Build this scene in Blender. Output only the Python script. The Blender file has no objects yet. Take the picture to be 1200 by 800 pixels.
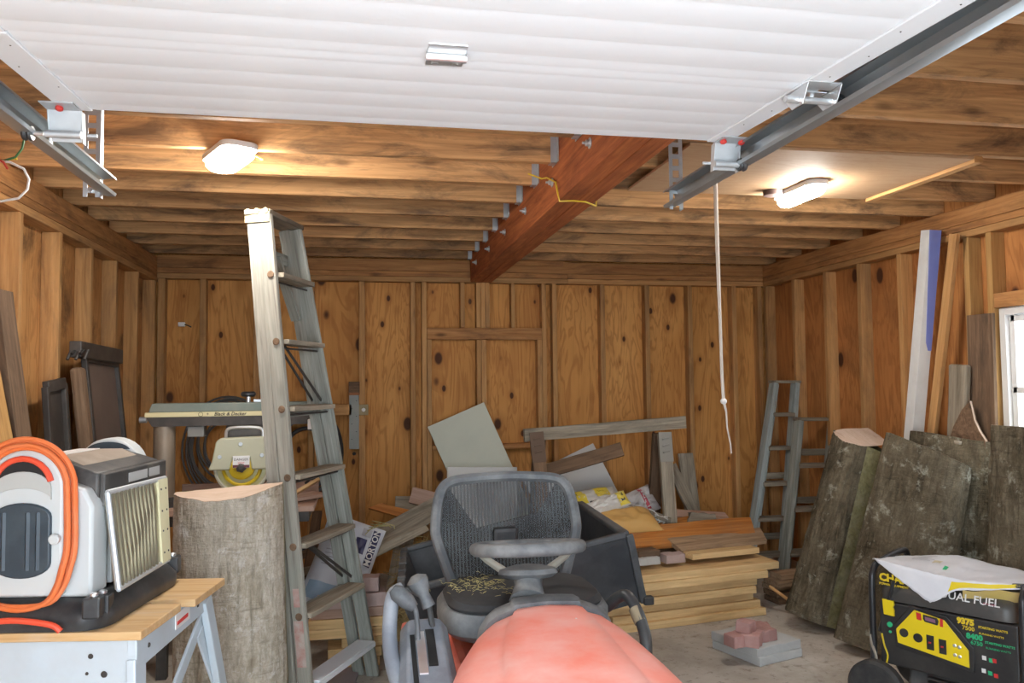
import bpy, bmesh, math, random
from mathutils import Vector, Matrix, noise as mnoise
random.seed(7)
PI = math.pi
SC = bpy.context.scene
COL = SC.collection
V = Vector

# ------------------------------------------------------------------ camera solve (28 mm lens, eye at 1.5 m)
F = 933.0
XR_, YR_, ZR_ = V((.98225, -.000147, .18760)), V((-.18724, .052597, .98090)), V((-.0101, -.99862, .05162))
def _orth():
    a, b, sl = -178.0, 50.0, -.010
    xc = -(F*F + b*(b - sl*a))/(a + b*sl); yc = b + sl*(xc - a)
    y = V((a, b, F)).normalized(); x = V((xc, yc, F)).normalized()
    z = x.cross(y)
    if z.y > 0: z = -z
    return x, y, z
XR_, YR_, ZR_ = _orth()
EYE = V((0, 0, 1.5))
def ray(px, py):
    d = V((px-600, py-400, F))
    return V((d.dot(XR_), d.dot(YR_), d.dot(ZR_)))
def PY(px, py, Y):
    d = ray(px, py); return EYE + d*(Y/d.y)
def PX(px, py, X):
    d = ray(px, py); return EYE + d*(X/d.x)
def PZ(px, py, Z):
    d = ray(px, py); return EYE + d*((Z-1.5)/d.z)

cd = bpy.data.cameras.new('camera'); cam = bpy.data.objects.new('camera', cd); COL.objects.link(cam)
cd.lens = F*36/1200; cd.sensor_width = 36; cd.clip_start = .05; cd.clip_end = 200
M = Matrix.Identity(4)
for i, A in enumerate((XR_, YR_, ZR_)):
    M[i][0], M[i][1], M[i][2] = A.x, -A.y, -A.z
M.translation = EYE
cam.matrix_world = M
SC.camera = cam

# ------------------------------------------------------------------ object helpers
def tag(o, label=None, cat=None, group=None, kind=None):
    if label: o['label'] = label
    if cat: o['category'] = cat
    if group: o['group'] = group
    if kind: o['kind'] = kind
    return o
def thing(name, label, cat, loc=(0, 0, 0), group=None, kind=None):
    o = bpy.data.objects.new(name, None); COL.objects.link(o)
    o.location = loc; o.empty_display_size = .1
    return tag(o, label, cat, group, kind)
def origin(o):
    p = V((0, 0, 0))
    while o is not None:
        p += o.location; o = o.parent
    return p
def attach(o, parent, M=None):
    """world matrix M for o, whatever its parent (parents are only translated)"""
    M = M or Matrix.Identity(4)
    if parent is not None:
        o.parent = parent
        M = Matrix.Translation(-origin(parent)) @ M
    o.matrix_basis = M

class MB:
    def __init__(s): s.v = []; s.f = []
    def add(s, vs, fs):
        b = len(s.v); s.v += [V(p) for p in vs]; s.f += [tuple(b+i for i in f) for f in fs]; return s
    def box(s, c, d, M=None):
        c = V(c); x, y, z = d[0]/2, d[1]/2, d[2]/2
        vs = [V((i*x, j*y, k*z)) for i in (-1, 1) for j in (-1, 1) for k in (-1, 1)]
        vs = [c + (M @ p if M else p) for p in vs]
        return s.add(vs, [(0,1,3,2),(4,6,7,5),(0,4,5,1),(2,3,7,6),(0,2,6,4),(1,5,7,3)])
    def bar(s, p0, p1, w, t, ref=(0, 0, 1)):
        """box along p0-p1, width w along ref (made square to the run), thickness t"""
        p0, p1 = V(p0), V(p1); x = (p1-p0).normalized(); y = V(ref) - x*V(ref).dot(x)
        if y.length < 1e-4: y = x.orthogonal()
        y.normalize(); z = x.cross(y)
        vs = [p + y*(j*w/2) + z*(k*t/2) for p in (p0, p1) for j in (-1, 1) for k in (-1, 1)]
        return s.add(vs, [(0,1,3,2),(4,6,7,5),(0,4,5,1),(2,3,7,6),(0,2,6,4),(1,5,7,3)])
    def prism(s, poly, o, u, v, d):
        """polygon (a,b) in the plane o+a*u+b*v, pushed by vector d"""
        o, u, v, d = V(o), V(u), V(v), V(d); n = len(poly)
        a = [o + u*p[0] + v*p[1] for p in poly]; b = [p + d for p in a]
        return s.add(a+b, [tuple(range(n))[::-1], tuple(range(n, 2*n))] + [(i, (i+1) % n, n+(i+1) % n, n+i) for i in range(n)])
    def loft(s, rings, closed=True, caps=True):
        n = len(rings[0]); vs = [p for r in rings for p in r]; fs = []
        for i in range(len(rings)-1):
            for j in range(n if closed else n-1):
                k = (j+1) % n
                fs.append((i*n+j, i*n+k, (i+1)*n+k, (i+1)*n+j))
        if caps and closed:
            fs.append(tuple(range(n))[::-1]); m = (len(rings)-1)*n; fs.append(tuple(range(m, m+n)))
        return s.add(vs, fs)
    def tube(s, pts, r, seg=8, closed=False, ry=None):
        pts = [V(p) for p in pts]; n = len(pts); rings = []
        up = None
        for i, p in enumerate(pts):
            a = pts[(i-1) % n] if (closed or i) else p
            b = pts[(i+1) % n] if (closed or i < n-1) else p
            t = (b-a).normalized()
            if up is None: up = t.orthogonal().normalized()
            up = (up - t*up.dot(t)); up = up.normalized() if up.length > 1e-5 else t.orthogonal().normalized()
            w = t.cross(up); rr = r[i] if isinstance(r, (list, tuple)) else r
            rings.append([p + up*(rr*math.cos(2*PI*k/seg)) + w*(rr*math.sin(2*PI*k/seg)) for k in range(seg)])
        if closed: rings.append(rings[0])
        return s.loft(rings, caps=not closed)
    def lathe(s, prof, c, axis=(0, 0, 1), seg=24):
        """prof: (radius, height along axis)"""
        c = V(c); a = V(axis).normalized(); u = a.orthogonal().normalized(); w = a.cross(u)
        return s.loft([[c + a*h + u*(r*math.cos(2*PI*k/seg)) + w*(r*math.sin(2*PI*k/seg)) for k in range(seg)] for r, h in prof])
    def cyl(s, p0, p1, r, seg=16):
        p0, p1 = V(p0), V(p1); return s.lathe([(r, 0), (r, (p1-p0).length)], p0, p1-p0, seg)
    def ball(s, c, r, seg=12, sq=(1, 1, 1)):
        c = V(c); m = seg//2
        return s.loft([[c + V((r*sq[0]*math.sin(PI*i/m)*math.cos(2*PI*k/seg), r*sq[1]*math.sin(PI*i/m)*math.sin(2*PI*k/seg), r*sq[2]*math.cos(PI*i/m))) for k in range(seg)]
                       for i in ([.08] + list(range(1, m)) + [m-.08])])
    def grid(s, fn, nu, nv):
        vs = [fn(i/nu, j/nv) for j in range(nv+1) for i in range(nu+1)]; w = nu+1
        return s.add(vs, [(j*w+i, j*w+i+1, (j+1)*w+i+1, (j+1)*w+i) for j in range(nv) for i in range(nu)])
    def build(s, name, m, parent=None, smooth=False, bevel=0, solid=0, sub=0, M=None, about=None, angle=40):
        me = bpy.data.meshes.new(name)
        off = V((0, 0, 0))
        if M is None:
            off = V(about) if about is not None else (origin(parent) if parent else sum(s.v, V((0, 0, 0)))/max(1, len(s.v)))
        me.from_pydata([tuple(p-off) for p in s.v], [], s.f)
        bm = bmesh.new(); bm.from_mesh(me)
        bmesh.ops.remove_doubles(bm, verts=bm.verts, dist=1e-6)
        bmesh.ops.recalc_face_normals(bm, faces=bm.faces); bm.to_mesh(me); bm.free()
        me.materials.append(m)
        if smooth:
            for p in me.polygons: p.use_smooth = True
            try: me.set_sharp_from_angle(angle=math.radians(angle))
            except Exception: pass
        o = bpy.data.objects.new(name, me); COL.objects.link(o)
        attach(o, parent, M if M is not None else Matrix.Translation(off))
        if solid:
            md = o.modifiers.new('solid', 'SOLIDIFY'); md.thickness = solid; md.offset = 0
        if bevel:
            md = o.modifiers.new('bevel', 'BEVEL'); md.width = bevel; md.segments = 2; md.limit_method = 'ANGLE'
        if sub:
            md = o.modifiers.new('sub', 'SUBSURF'); md.levels = sub; md.render_levels = sub
        return o

def frame(p0, p1, ref):
    p0, p1 = V(p0), V(p1); x = (p1-p0).normalized(); y = V(ref) - x*V(ref).dot(x); y.normalize(); z = x.cross(y)
    M = Matrix.Identity(4)
    for i in range(3): M[i][0], M[i][1], M[i][2], M[i][3] = x[i], y[i], z[i], p0[i]
    return M, (p1-p0).length
def board(name, p0, p1, w, t, m, ref=(0, 0, 1), parent=None, label=None, cat=None, group=None, kind=None, bevel=.002, rough=0, cut0=0, cut1=0):
    """a plank whose own X runs along the grain; rough > 0 waves its long edges, cut skews its ends"""
    M, L = frame(p0, p1, ref); b = MB()
    n = 14 if rough else 1; rings = []
    sd = random.random()*50
    for i in range(n+1):
        x = L*i/n; f = i/n; ring = []
        for j, k in ((-1, -1), (1, -1), (1, 1), (-1, 1)):
            e = rough*mnoise.noise(V((x*6+sd, j*3.1, k*.5))) if rough else 0
            e += rough*.5*mnoise.noise(V((x*21+sd, j*5.1, 2))) if rough else 0
            xx = x + j*((cut1 if i == n else 0) + (cut0 if i == 0 else 0))
            ring.append(V((xx, j*(w/2+e), k*t/2 + (rough*.3*mnoise.noise(V((x*5+sd, 9, k)))))))
        rings.append(ring)
    b.loft(rings)
    o = b.build(name, m, parent, M=M, bevel=bevel)
    return tag(o, label, cat, group, kind)
def text(name, body, size, m, parent, M, ext=.0004, align='CENTER', bold=0, shear=0):
    c = bpy.data.curves.new(name, 'FONT'); c.body = body; c.size = size; c.extrude = ext; c.align_x = align; c.align_y = 'CENTER'
    c.offset = bold; c.shear = shear; c.resolution_u = 2; c.materials.append(m)
    t = bpy.data.objects.new('tmp', c); me = bpy.data.meshes.new_from_object(t); me.name = name
    bpy.data.objects.remove(t); bpy.data.curves.remove(c)
    o = bpy.data.objects.new(name, me); COL.objects.link(o); attach(o, parent, M); return o
def basis(o, x, y):
    x, y = V(x).normalized(), V(y); y = (y - x*y.dot(x)).normalized(); z = x.cross(y)
    M = Matrix.Identity(4)
    for i in range(3): M[i][0], M[i][1], M[i][2], M[i][3] = x[i], y[i], z[i], o[i]
    return M
def rrect(w, h, r, n=5):
    out = []
    for cx, cy, a0 in ((w/2-r, h/2-r, 0), (-w/2+r, h/2-r, 90), (-w/2+r, -h/2+r, 180), (w/2-r, -h/2+r, 270)):
        for i in range(n+1):
            a = math.radians(a0 + 90*i/n); out.append((cx + r*math.cos(a), cy + r*math.sin(a)))
    return out

# ------------------------------------------------------------------ materials
class NT:
    def __init__(s, name):
        s.m = bpy.data.materials.new(name); s.m.use_nodes = True; s.t = s.m.node_tree
        s.b = s.t.nodes['Principled BSDF']; s.tc = s.n('ShaderNodeTexCoord'); s.oi = s.n('ShaderNodeObjectInfo')
    def n(s, k, **kw):
        d = s.t.nodes.new(k)
        for a, v in kw.items():
            if hasattr(d, a): setattr(d, a, v)
        return d
    def l(s, a, b): s.t.links.new(a, b)
    def pos(s, sc=(1, 1, 1), rnd=True):
        src = s.tc.outputs['Object']
        if rnd:
            mu = s.n('ShaderNodeMath', operation='MULTIPLY'); s.l(s.oi.outputs['Random'], mu.inputs[0]); mu.inputs[1].default_value = 37.0
            ad = s.n('ShaderNodeVectorMath', operation='ADD'); s.l(src, ad.inputs[0]); s.l(mu.outputs[0], ad.inputs[1]); src = ad.outputs[0]
        mp = s.n('ShaderNodeMapping'); mp.inputs['Scale'].default_value = sc; s.l(src, mp.inputs['Vector']); return mp.outputs[0]
    def noise(s, vec, scale=1, det=5, rough=.6, dist=0):
        d = s.n('ShaderNodeTexNoise'); s.l(vec, d.inputs['Vector']); d.inputs['Scale'].default_value = scale; d.inputs['Detail'].default_value = det
        d.inputs['Roughness'].default_value = rough; d.inputs['Distortion'].default_value = dist; return d.outputs['Fac']
    def ramp(s, fac, stops, mode='LINEAR'):
        d = s.n('ShaderNodeValToRGB'); d.color_ramp.interpolation = mode; e = d.color_ramp.elements
        while len(e) < len(stops): e.new(.5)
        for k, (p, c) in zip(e, stops):
            k.position = p; k.color = (c, c, c, 1) if not hasattr(c, '__len__') else (*c[:3], 1)
        s.l(fac, d.inputs[0]); return d.outputs[0]
    def mix(s, fac, a, b, mode='MIX'):
        d = s.n('ShaderNodeMix', data_type='RGBA', blend_type=mode)
        if hasattr(fac, 'links'): s.l(fac, d.inputs[0])
        else: d.inputs[0].default_value = fac
        for i, v in ((6, a), (7, b)):
            if hasattr(v, 'links'): s.l(v, d.inputs[i])
            else: d.inputs[i].default_value = (*v[:3], 1)
        return d.outputs[2]
    def math(s, op, a, b=0):
        d = s.n('ShaderNodeMath', operation=op)
        for i, v in enumerate((a, b)):
            if hasattr(v, 'links'): s.l(v, d.inputs[i])
            else: d.inputs[i].default_value = v
        return d.outputs[0]
    def vary(s, col, amt):
        hs = s.n('ShaderNodeHueSaturation'); mr = s.n('ShaderNodeMapRange'); s.l(s.oi.outputs['Random'], mr.inputs[0])
        mr.inputs[3].default_value = 1-amt; mr.inputs[4].default_value = 1+amt; s.l(mr.outputs[0], hs.inputs['Value']); s.l(col, hs.inputs['Color']); return hs.outputs[0]
    def bump(s, h, strength=.2, dist=.01):
        d = s.n('ShaderNodeBump'); d.inputs['Strength'].default_value = strength; d.inputs['Distance'].default_value = dist
        s.l(h, d.inputs['Height']); s.l(d.outputs[0], s.b.inputs['Normal'])
    def done(s, col, rough=.6, metal=0, spec=.5):
        if hasattr(col, 'links'): s.l(col, s.b.inputs['Base Color'])
        else: s.b.inputs['Base Color'].default_value = (*col[:3], 1)
        s.b.inputs['Roughness'].default_value = rough; s.b.inputs['Metallic'].default_value = metal; s.b.inputs['Specular IOR Level'].default_value = spec
        return s.m
def srgb(r, g, b):
    f = lambda c: (c/255/12.92) if c <= 10 else ((c/255+.055)/1.055)**2.4
    return (f(r), f(g), f(b))
def wood(name, light, mid, dark, stain=None, amt=.5, knots=.5, var=.18, rough=.75, bump=.25, fine=1.0, stain_scale=2.2):
    """grain along the object's own X"""
    k = NT(name)
    g = k.noise(k.pos((1.1*fine, 17*fine, 17*fine)), 1.6, 7, .62, .9)
    c = k.ramp(g, [(.28, dark), (.46, mid), (.68, light)])
    g2 = k.noise(k.pos((3, 90, 90)), 1, 3, .6)
    c = k.mix(k.ramp(g2, [(.35, .35), (.55, 0)]), c, dark)
    if knots:
        vo = k.n('ShaderNodeTexVoronoi'); k.l(k.pos((2.6, 7.5, 7.5)), vo.inputs['Vector']); vo.inputs['Scale'].default_value = 1
        sel = k.ramp(k.math('MULTIPLY', vo.outputs['Distance'], 1), [(.05, 1), (.16, 0)])
        c = k.mix(k.math('MULTIPLY', sel, knots), c, tuple(x*.28 for x in dark))
    if stain:
        s = k.noise(k.pos((1.0, 3.2, 3.2)), stain_scale, 6, .7, .6)
        c = k.mix(k.math('MULTIPLY', k.ramp(s, [(.48, 0), (.66, 1)]), amt), c, stain)
    k.bump(g, bump, .004)
    return k.done(k.vary(c, var), rough, 0, .3)
def plain(name, col, rough=.5, metal=0, dust=None, amt=.4, scale=6, var=0, bump=0, spec=.5, lo=.42, hi=.68):
    k = NT(name); c = col
    nz = k.noise(k.pos(), scale, 6, .65)
    if dust: c = k.mix(k.math('MULTIPLY', k.ramp(nz, [(lo, 0), (hi, 1)]), amt), col, dust)
    else:
        c = k.mix(k.ramp(nz, [(.3, .0), (.7, .12)]), col, tuple(x*.6 for x in col))
    if bump: k.bump(k.noise(k.pos(), scale*14, 3), bump, .002)
    if var: c = k.vary(c, var)
    return k.done(c, rough, metal, spec)
def glow(name, col, strength):
    k = NT(name); k.b.inputs['Emission Color'].default_value = (*col, 1); k.b.inputs['Emission Strength'].default_value = strength
    return k.done(col, .4)
def plywood(name, cols, knots=True, axis='z', seam=1.22, seamdir=0, dirt=0):
    """rotary-cut sheathing: cathedral figure running up the sheet, scattered knots, seams between sheets"""
    k = NT(name)
    sc = (2.6, 2.6, .42) if axis == 'z' else (.42, 2.6, 2.6)
    p = k.pos(sc, False)
    a = k.noise(p, 1.7, 4, .55, .7)
    r = k.math('SINE', k.math('MULTIPLY', a, 78))
    r = k.math('ADD', k.math('MULTIPLY', r, .5), .5)
    c = k.ramp(k.noise(k.pos((1, 1, .35), False), 1.4, 4, .6, .3), [(.3, cols[0]), (.5, cols[1]), (.72, cols[2])])
    c = k.mix(k.math('MULTIPLY', k.ramp(r, [(.0, .95), (.45, 0)]), .52), c, cols[3])
    f = k.noise(k.pos((40, 40, 2.2), False), 1, 4, .6)
    c = k.mix(k.ramp(f, [(.3, .3), (.55, 0)]), c, cols[3])
    if knots:
        for sx, sz, off, r0 in ((4.2, 2.6, 0, .16), (7.0, 4.1, 5.3, .12)):
            mp = k.n('ShaderNodeMapping'); k.l(k.tc.outputs['Object'], mp.inputs['Vector']); mp.inputs['Scale'].default_value = (sx, sx, sz); mp.inputs['Location'].default_value = (off, off, off)
            vo = k.n('ShaderNodeTexVoronoi'); k.l(mp.outputs[0], vo.inputs['Vector']); vo.inputs['Scale'].default_value = 1
            sep = k.n('ShaderNodeSeparateColor'); k.l(vo.outputs['Color'], sep.inputs[0])
            on = k.ramp(sep.outputs[0], [(.3, 0), (.32, 1)], 'CONSTANT')
            d = vo.outputs['Distance']
            halo = k.math('MULTIPLY', k.ramp(d, [(r0*.9, .55), (r0*2.4, 0)]), on)
            c = k.mix(halo, c, cols[3])
            c = k.mix(k.math('MULTIPLY', k.ramp(d, [(r0*.75, .95), (r0*1.05, 0)]), on), c, (.06, .020, .008))
    if dirt:
        s = k.noise(k.pos((1, 1, .8), False), 2.6, 7, .7, .5)
        c = k.mix(k.math('MULTIPLY', k.ramp(s, [(.5, 0), (.68, 1)]), dirt), c, (.03, .02, .015))
    k.bump(f, .12, .002)
    return k.done(c, .72, 0, .3)

W = {}
W['joist'] = wood('joist_pine', (0.679, 0.386, 0.170), (0.534, 0.291, 0.122), (0.322, 0.160, 0.067), stain=(.075, .05, .035), amt=.75, knots=.6, var=.16)
W['stud'] = wood('stud_pine', (0.562, 0.312, 0.125), (0.463, 0.244, 0.090), (0.300, 0.144, 0.053), stain=(.10, .07, .05), amt=.35, knots=.5, var=.16)
W['plate'] = wood('plate_pine', (0.500, 0.250, 0.094), (0.388, 0.181, 0.062), (0.225, 0.094, 0.035), stain=(.07, .035, .02), amt=.55, knots=.7, var=.14)
W['beam'] = wood('laminated_beam', (0.545, 0.180, 0.056), (0.403, 0.119, 0.040), (0.242, 0.068, 0.025), stain=(.10, .03, .014), amt=.4, knots=0, var=.05, fine=1.3)
W['grey'] = wood('weathered_wood', (0.391, 0.345, 0.265), (0.276, 0.236, 0.178), (0.138, 0.115, 0.086), stain=(.10, .09, .07), amt=.5, knots=.5, var=.12, rough=.9, bump=.5)
W['ladder'] = wood('ladder_wood', (0.353, 0.334, 0.282), (0.261, 0.243, 0.205), (0.134, 0.118, 0.092), stain=(.25, .26, .22), amt=.5, knots=.25, var=.05, rough=.9, bump=.5)
W['ladderdark'] = wood('ladder_wood_dark', (0.342, 0.359, 0.323), (0.247, 0.258, 0.228), (0.123, 0.120, 0.104), stain=(.17, .19, .165), amt=.5, knots=.2, var=.06, rough=.9, bump=.5)
W['dull'] = wood('dull_ladder_wood', (.31, .265, .20), (.22, .185, .135), (.11, .09, .065), stain=(.10, .08, .06), amt=.5, knots=.2, var=.1, rough=.9, bump=.4)
W['brownold'] = wood('old_brown_wood', (.22, .14, .085), (.15, .092, .055), (.075, .045, .027), stain=(.05, .035, .025), amt=.6, knots=.6, var=.2, rough=.9, bump=.5)
W['tanold'] = wood('dull_tan_wood', (.42, .29, .18), (.33, .22, .13), (.18, .115, .065), stain=(.13, .09, .06), amt=.5, knots=.4, var=.08, rough=.85)
W['fresh'] = wood('fresh_sawn_wood', (0.757, 0.541, 0.274), (0.651, 0.446, 0.215), (0.477, 0.302, 0.133), stain=(.40, .27, .12), amt=.4, knots=.35, var=.10, rough=.85, bump=.3)
W['pinkwood'] = wood('dusty_pink_wood', (.52, .36, .28), (.44, .29, .22), (.32, .20, .14), stain=(.35, .22, .16), amt=.3, knots=.3, var=.1, rough=.85)
W['orange'] = wood('red_cedar', (.55, .24, .06), (.44, .165, .035), (.27, .09, .02), stain=(.28, .16, .08), amt=.5, knots=.5, var=.1, rough=.7)
W['yellow'] = wood('yellow_pine', (.50, .30, .115), (.42, .235, .08), (.28, .14, .05), knots=.3, var=.08)
W['benchtop'] = wood('bench_top_wood', (.62, .42, .22), (.56, .36, .17), (.46, .27, .11), stain=(.52, .45, .38), amt=.45, knots=0, var=.05, rough=.7, bump=.1)
PLY = plywood('sheathing', [(0.446, 0.191, 0.050), (0.595, 0.283, 0.078), (0.700, 0.359, 0.112), (0.327, 0.122, 0.030)])
PLYL = plywood('sheathing_side', [(0.414, 0.193, 0.062), (0.552, 0.276, 0.097), (0.662, 0.359, 0.138), (0.331, 0.138, 0.041)], knots=False, dirt=.75)
PLYR = plywood('sheathing_right', [(0.373, 0.145, 0.041), (0.497, 0.207, 0.062), (0.593, 0.276, 0.090), (0.276, 0.097, 0.028)], knots=True, dirt=.25)
SUBF = plywood('subfloor', [(0.414, 0.179, 0.062), (0.497, 0.235, 0.083), (0.580, 0.290, 0.110), (0.235, 0.083, 0.028)], knots=False, axis='x', dirt=.3)
TANP = plywood('tan_plywood', [(.46, .29, .16), (.50, .325, .185), (.53, .35, .21), (.44, .26, .14)], knots=False, axis='x')
GALV = plain('galvanized_steel', (.56, .59, .61), .42, .55, dust=(.42, .45, .47), amt=.5, scale=9)
GALVD = plain('track_steel', (.40, .44, .46), .38, .7, dust=(.28, .31, .32), amt=.5, scale=5)
CHROME = plain('bright_steel', (.75, .77, .78), .28, .8)
WHITE = plain('white_enamel', (.84, .88, .915), .38, 0, dust=(.80, .845, .885), amt=.3, scale=2)
WHITEP = plain('white_plastic', (.75, .74, .72), .45)
REDP = plain('red_plastic', (.62, .05, .04), .4)
BLACKP = plain('black_plastic', (.018, .019, .021), .42, 0, dust=(.13, .13, .125), amt=.35, scale=7)
DARKM = plain('dark_metal', (.045, .042, .04), .5, .4, dust=(.14, .12, .1), amt=.45)
RUBBER = plain('black_rubber', (.02, .02, .021), .75, 0, dust=(.10, .095, .085), amt=.5)
DUSTP = plain('dusty_grey_plastic', (.075, .082, .088), .6, 0, dust=(.25, .255, .25), amt=.8, scale=5)
# ================================================================== THE SETTING
XL, XR, YB = -1.514, 3.466, 6.4          # inner faces of the studs
SH = .09                                  # stud depth
def struct(o, label, cat): return tag(o, label, cat, kind='structure')
def floor_mat():
    k = NT('concrete'); p = k.pos(rnd=False)
    a = k.noise(p, 1.6, 8, .65, .3); c = k.ramp(a, [(.3, (.31, .275, .225)), (.5, (.46, .42, .36)), (.7, (.55, .51, .45))])
    d = k.noise(p, 24, 6, .7); c = k.mix(k.ramp(d, [(.56, 0), (.66, .6)]), c, (.16, .13, .10))
    s = k.noise(p, 5, 6, .7, .8); c = k.mix(k.ramp(s, [(.55, 0), (.7, .55)]), c, (.22, .17, .12))
    k.bump(d, .2, .004); return k.done(c, .85, 0, .3)
CONC = floor_mat()
b = MB().box((1.0, 3.35, -.05), (5.4, 6.5, .1)); struct(b.build('floor', CONC), 'dusty grey concrete garage floor', 'floor')
b = MB().box((1.0, -14.95, -.06), (60, 30, .1))
struct(b.build('ground', plain('driveway', (.70, .69, .67), .9, 0, dust=(.62, .60, .57), amt=.5, scale=1)), 'pale driveway ground outside the garage opening', 'ground')
b = MB().box((1.0, YB+SH+.012, 1.37), (5.2, .024, 2.74)); struct(b.build('wall_back', PLY), 'knotty orange plywood sheathing of the back wall', 'wall')
b = MB().box((XL-SH-.012, 3.35, 1.37), (.024, 6.6, 2.74)); struct(b.build('wall_left', PLYL), 'stained plywood sheathing of the left wall', 'wall')
# right wall with a window opening
WY0, WY1, WZ0, WZ1 = 2.92, 3.83, .98, 1.885
xr = XR+SH+.012; b = MB()
b.box((xr, (.05+WY0)/2, 1.37), (.024, WY0-.05, 2.74)); b.box((xr, (WY1+6.65)/2, 1.37), (.024, 6.65-WY1, 2.74))
b.box((xr, (WY0+WY1)/2, WZ0/2), (.024, WY1-WY0, WZ0)); b.box((xr, (WY0+WY1)/2, (WZ1+2.74)/2), (.024, WY1-WY0, 2.74-WZ1))
struct(b.build('wall_right', PLYR), 'orange plywood sheathing of the right wall around the window', 'wall')
b = MB(); OX0, OX1, OZ = -1.15, 1.55, 2.16
b.box(((XL-SH+OX0)/2, .17, 1.37), (OX0-XL+SH, .12, 2.74)); b.box(((XR+SH+OX1)/2, .17, 1.37), (XR+SH-OX1, .12, 2.74)); b.box(((OX0+OX1)/2, .17, (OZ+2.74)/2), (OX1-OX0, .12, 2.74-OZ))
struct(b.build('wall_front', PLYL), 'front wall around the open garage doorway', 'wall')
b = MB().box((1.0, 3.35, 2.749), (5.2, 6.6, .022)); struct(b.build('ceiling', SUBF), 'plywood loft floor seen between the joists', 'ceiling')

ORD = ['first', 'second', 'third', 'fourth', 'fifth', 'sixth', 'seventh', 'eighth', 'ninth', 'tenth', 'eleventh', 'twelfth', 'thirteenth', 'fourteenth', 'fifteenth', 'sixteenth', 'seventeenth', 'eighteenth', 'nineteenth', 'twentieth']
def rail(name, p0, p1, w, t, m, ref, label, cat):
    return board(name, p0, p1, w, t, W[m], ref, label=label, cat=cat, kind='structure', bevel=.003)
# joists and beam
BX0, BX1 = .882, 1.058; JZ0, JZ1 = 2.5, 2.737
jy = [6.335-.405*k for k in range(15)]
for k, y in enumerate(jy):
    rail('ceiling_joist', (XL-.085, y, (JZ0+JZ1)/2), (BX0-.001, y, (JZ0+JZ1)/2), JZ1-JZ0, .04, 'joist', (0, 0, 1), f'stained ceiling joist left of the red beam, {ORD[k]} from the back wall', 'joist')
    rail('ceiling_joist', (BX1+.001, y, (JZ0+JZ1)/2), (XR+.085, y, (JZ0+JZ1)/2), JZ1-JZ0, .04, 'joist', (0, 0, 1), f'stained ceiling joist right of the red beam, {ORD[k]} from the back wall', 'joist')
t = thing('ceiling_beam', 'big reddish laminated beam running from the back wall to the garage door', 'beam', (.97, 6.3, 2.32), kind='structure')
for i in range(2):
    x = BX0 + .088*i
    board('ply', (x+.044, YB-.0, 2.526), (x+.044, .24, 2.526), .412, .0865, W['beam'], (0, 0, 1), t, bevel=.004)
for k in range(10):
    y = 6.05-.62*k; bb = MB()
    bb.lathe([(.022, 0), (.022, .004), (.013, .006), (.013, .018), (.006, .019), (.006, .032)], (BX0, y, 2.43), (-1, 0, 0), 10); bb.build('bolt', GALV, t, smooth=True)
hang = ['standing furthest back against the wall', 'second from the back wall', 'third from the back wall', 'fourth from the back wall', 'fifth from the back wall', 'sixth from the back wall', 'by the yellow wire', 'just behind the garage door', 'hidden over the garage door', 'deeper over the garage door']
for k, y in enumerate(jy[:9]):
    bb = MB(); x0, x1 = BX0-.030, BX0-.0015
    for s in (-1, 1):
        bb.box(((x0+x1)/2, y+s*.0225, 2.58), (x1-x0, .003, .165)); bb.box((x1-.001, y+s*.042, 2.58), (.003, .036, .165))
    bb.box(((x0+x1)/2, y, 2.4975), (x1-x0, .048, .003))
    tag(bb.build('joist_hanger', GALV), f'galvanized joist hanger on the red beam, {hang[k]}', 'joist hanger', 'joist hangers along the beam')
# plates
for z0, z1, m, nm in ((2.318, 2.358, 'stud', 'lowest'), (2.36, 2.40, 'plate', 'middle'), (2.402, 2.498, 'plate', 'uppermost')):
    z = (z0+z1)/2
    rail('wall_plate', (XL-.0, YB+SH/2, z), (BX0-.002 if z1 > 2.45 else 1.7, YB+SH/2, z), z1-z0, SH, m, (0, 0, 1), f'{nm} long plate along the top of the back wall, left part', 'wall plate')
    rail('wall_plate', (BX1+.002 if z1 > 2.45 else 1.702, YB+SH/2, z), (XR, YB+SH/2, z), z1-z0, SH, m, (0, 0, 1), f'{nm} plate along the top of the back wall, right part', 'wall plate')
    rail('wall_plate', (XL-SH/2, 6.48, z-.02), (XL-SH/2, .25, z-.02), z1-z0, SH, m, (0, 0, 1), f'{nm} plate along the top of the left wall', 'wall plate')
    rail('wall_plate', (XR+SH/2, 6.48, z), (XR+SH/2, .25, z), z1-z0, SH, m, (0, 0, 1), f'{nm} plate along the top of the right wall', 'wall plate')
tag(board('timber_block', (1.06, YB-.012, 2.485), (1.66, YB-.012, 2.485), .05, .024, W['plate'], (0, 0, 1)), 'dark wooden cleat on the back wall plate right of the red beam', 'cleat', kind='structure')
# studs of the back wall
def bstud(x0, x1, z0=0, z1=2.317, m='stud', lab=''):
    rail('wall_stud', ((x0+x1)/2, YB+SH/2, z0), ((x0+x1)/2, YB+SH/2, z1), x1-x0, SH-.002, m, (1, 0, 0), lab, 'stud')
bs = [(-1.507, -1.455, 'in the left corner'), (-1.205, -1.158, 'second from the left corner'), (-.81, -.765, 'behind the near ladder rail'), (-.40, -.355, 'behind the far ladder rail'), (-.010, .040, 'by the metal hasp plate'),
      (.397, .435, 'left of the framed-in opening, outer one'), (.487, .525, 'left of the framed-in opening, inner one'), (1.476, 1.514, 'right of the framed-in opening, inner one'), (1.566, 1.604, 'right of the framed-in opening, outer one'),
      (1.98, 2.02, 'behind the old trestle top'), (2.375, 2.415, 'left of the white pull cord'), (2.762, 2.802, 'third from the right corner'), (3.168, 3.21, 'second from the right corner'), (3.41, 3.448, 'in the right corner')]
for x0, x1, l in bs: bstud(x0, x1, lab='bare back wall stud, '+l)
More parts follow.
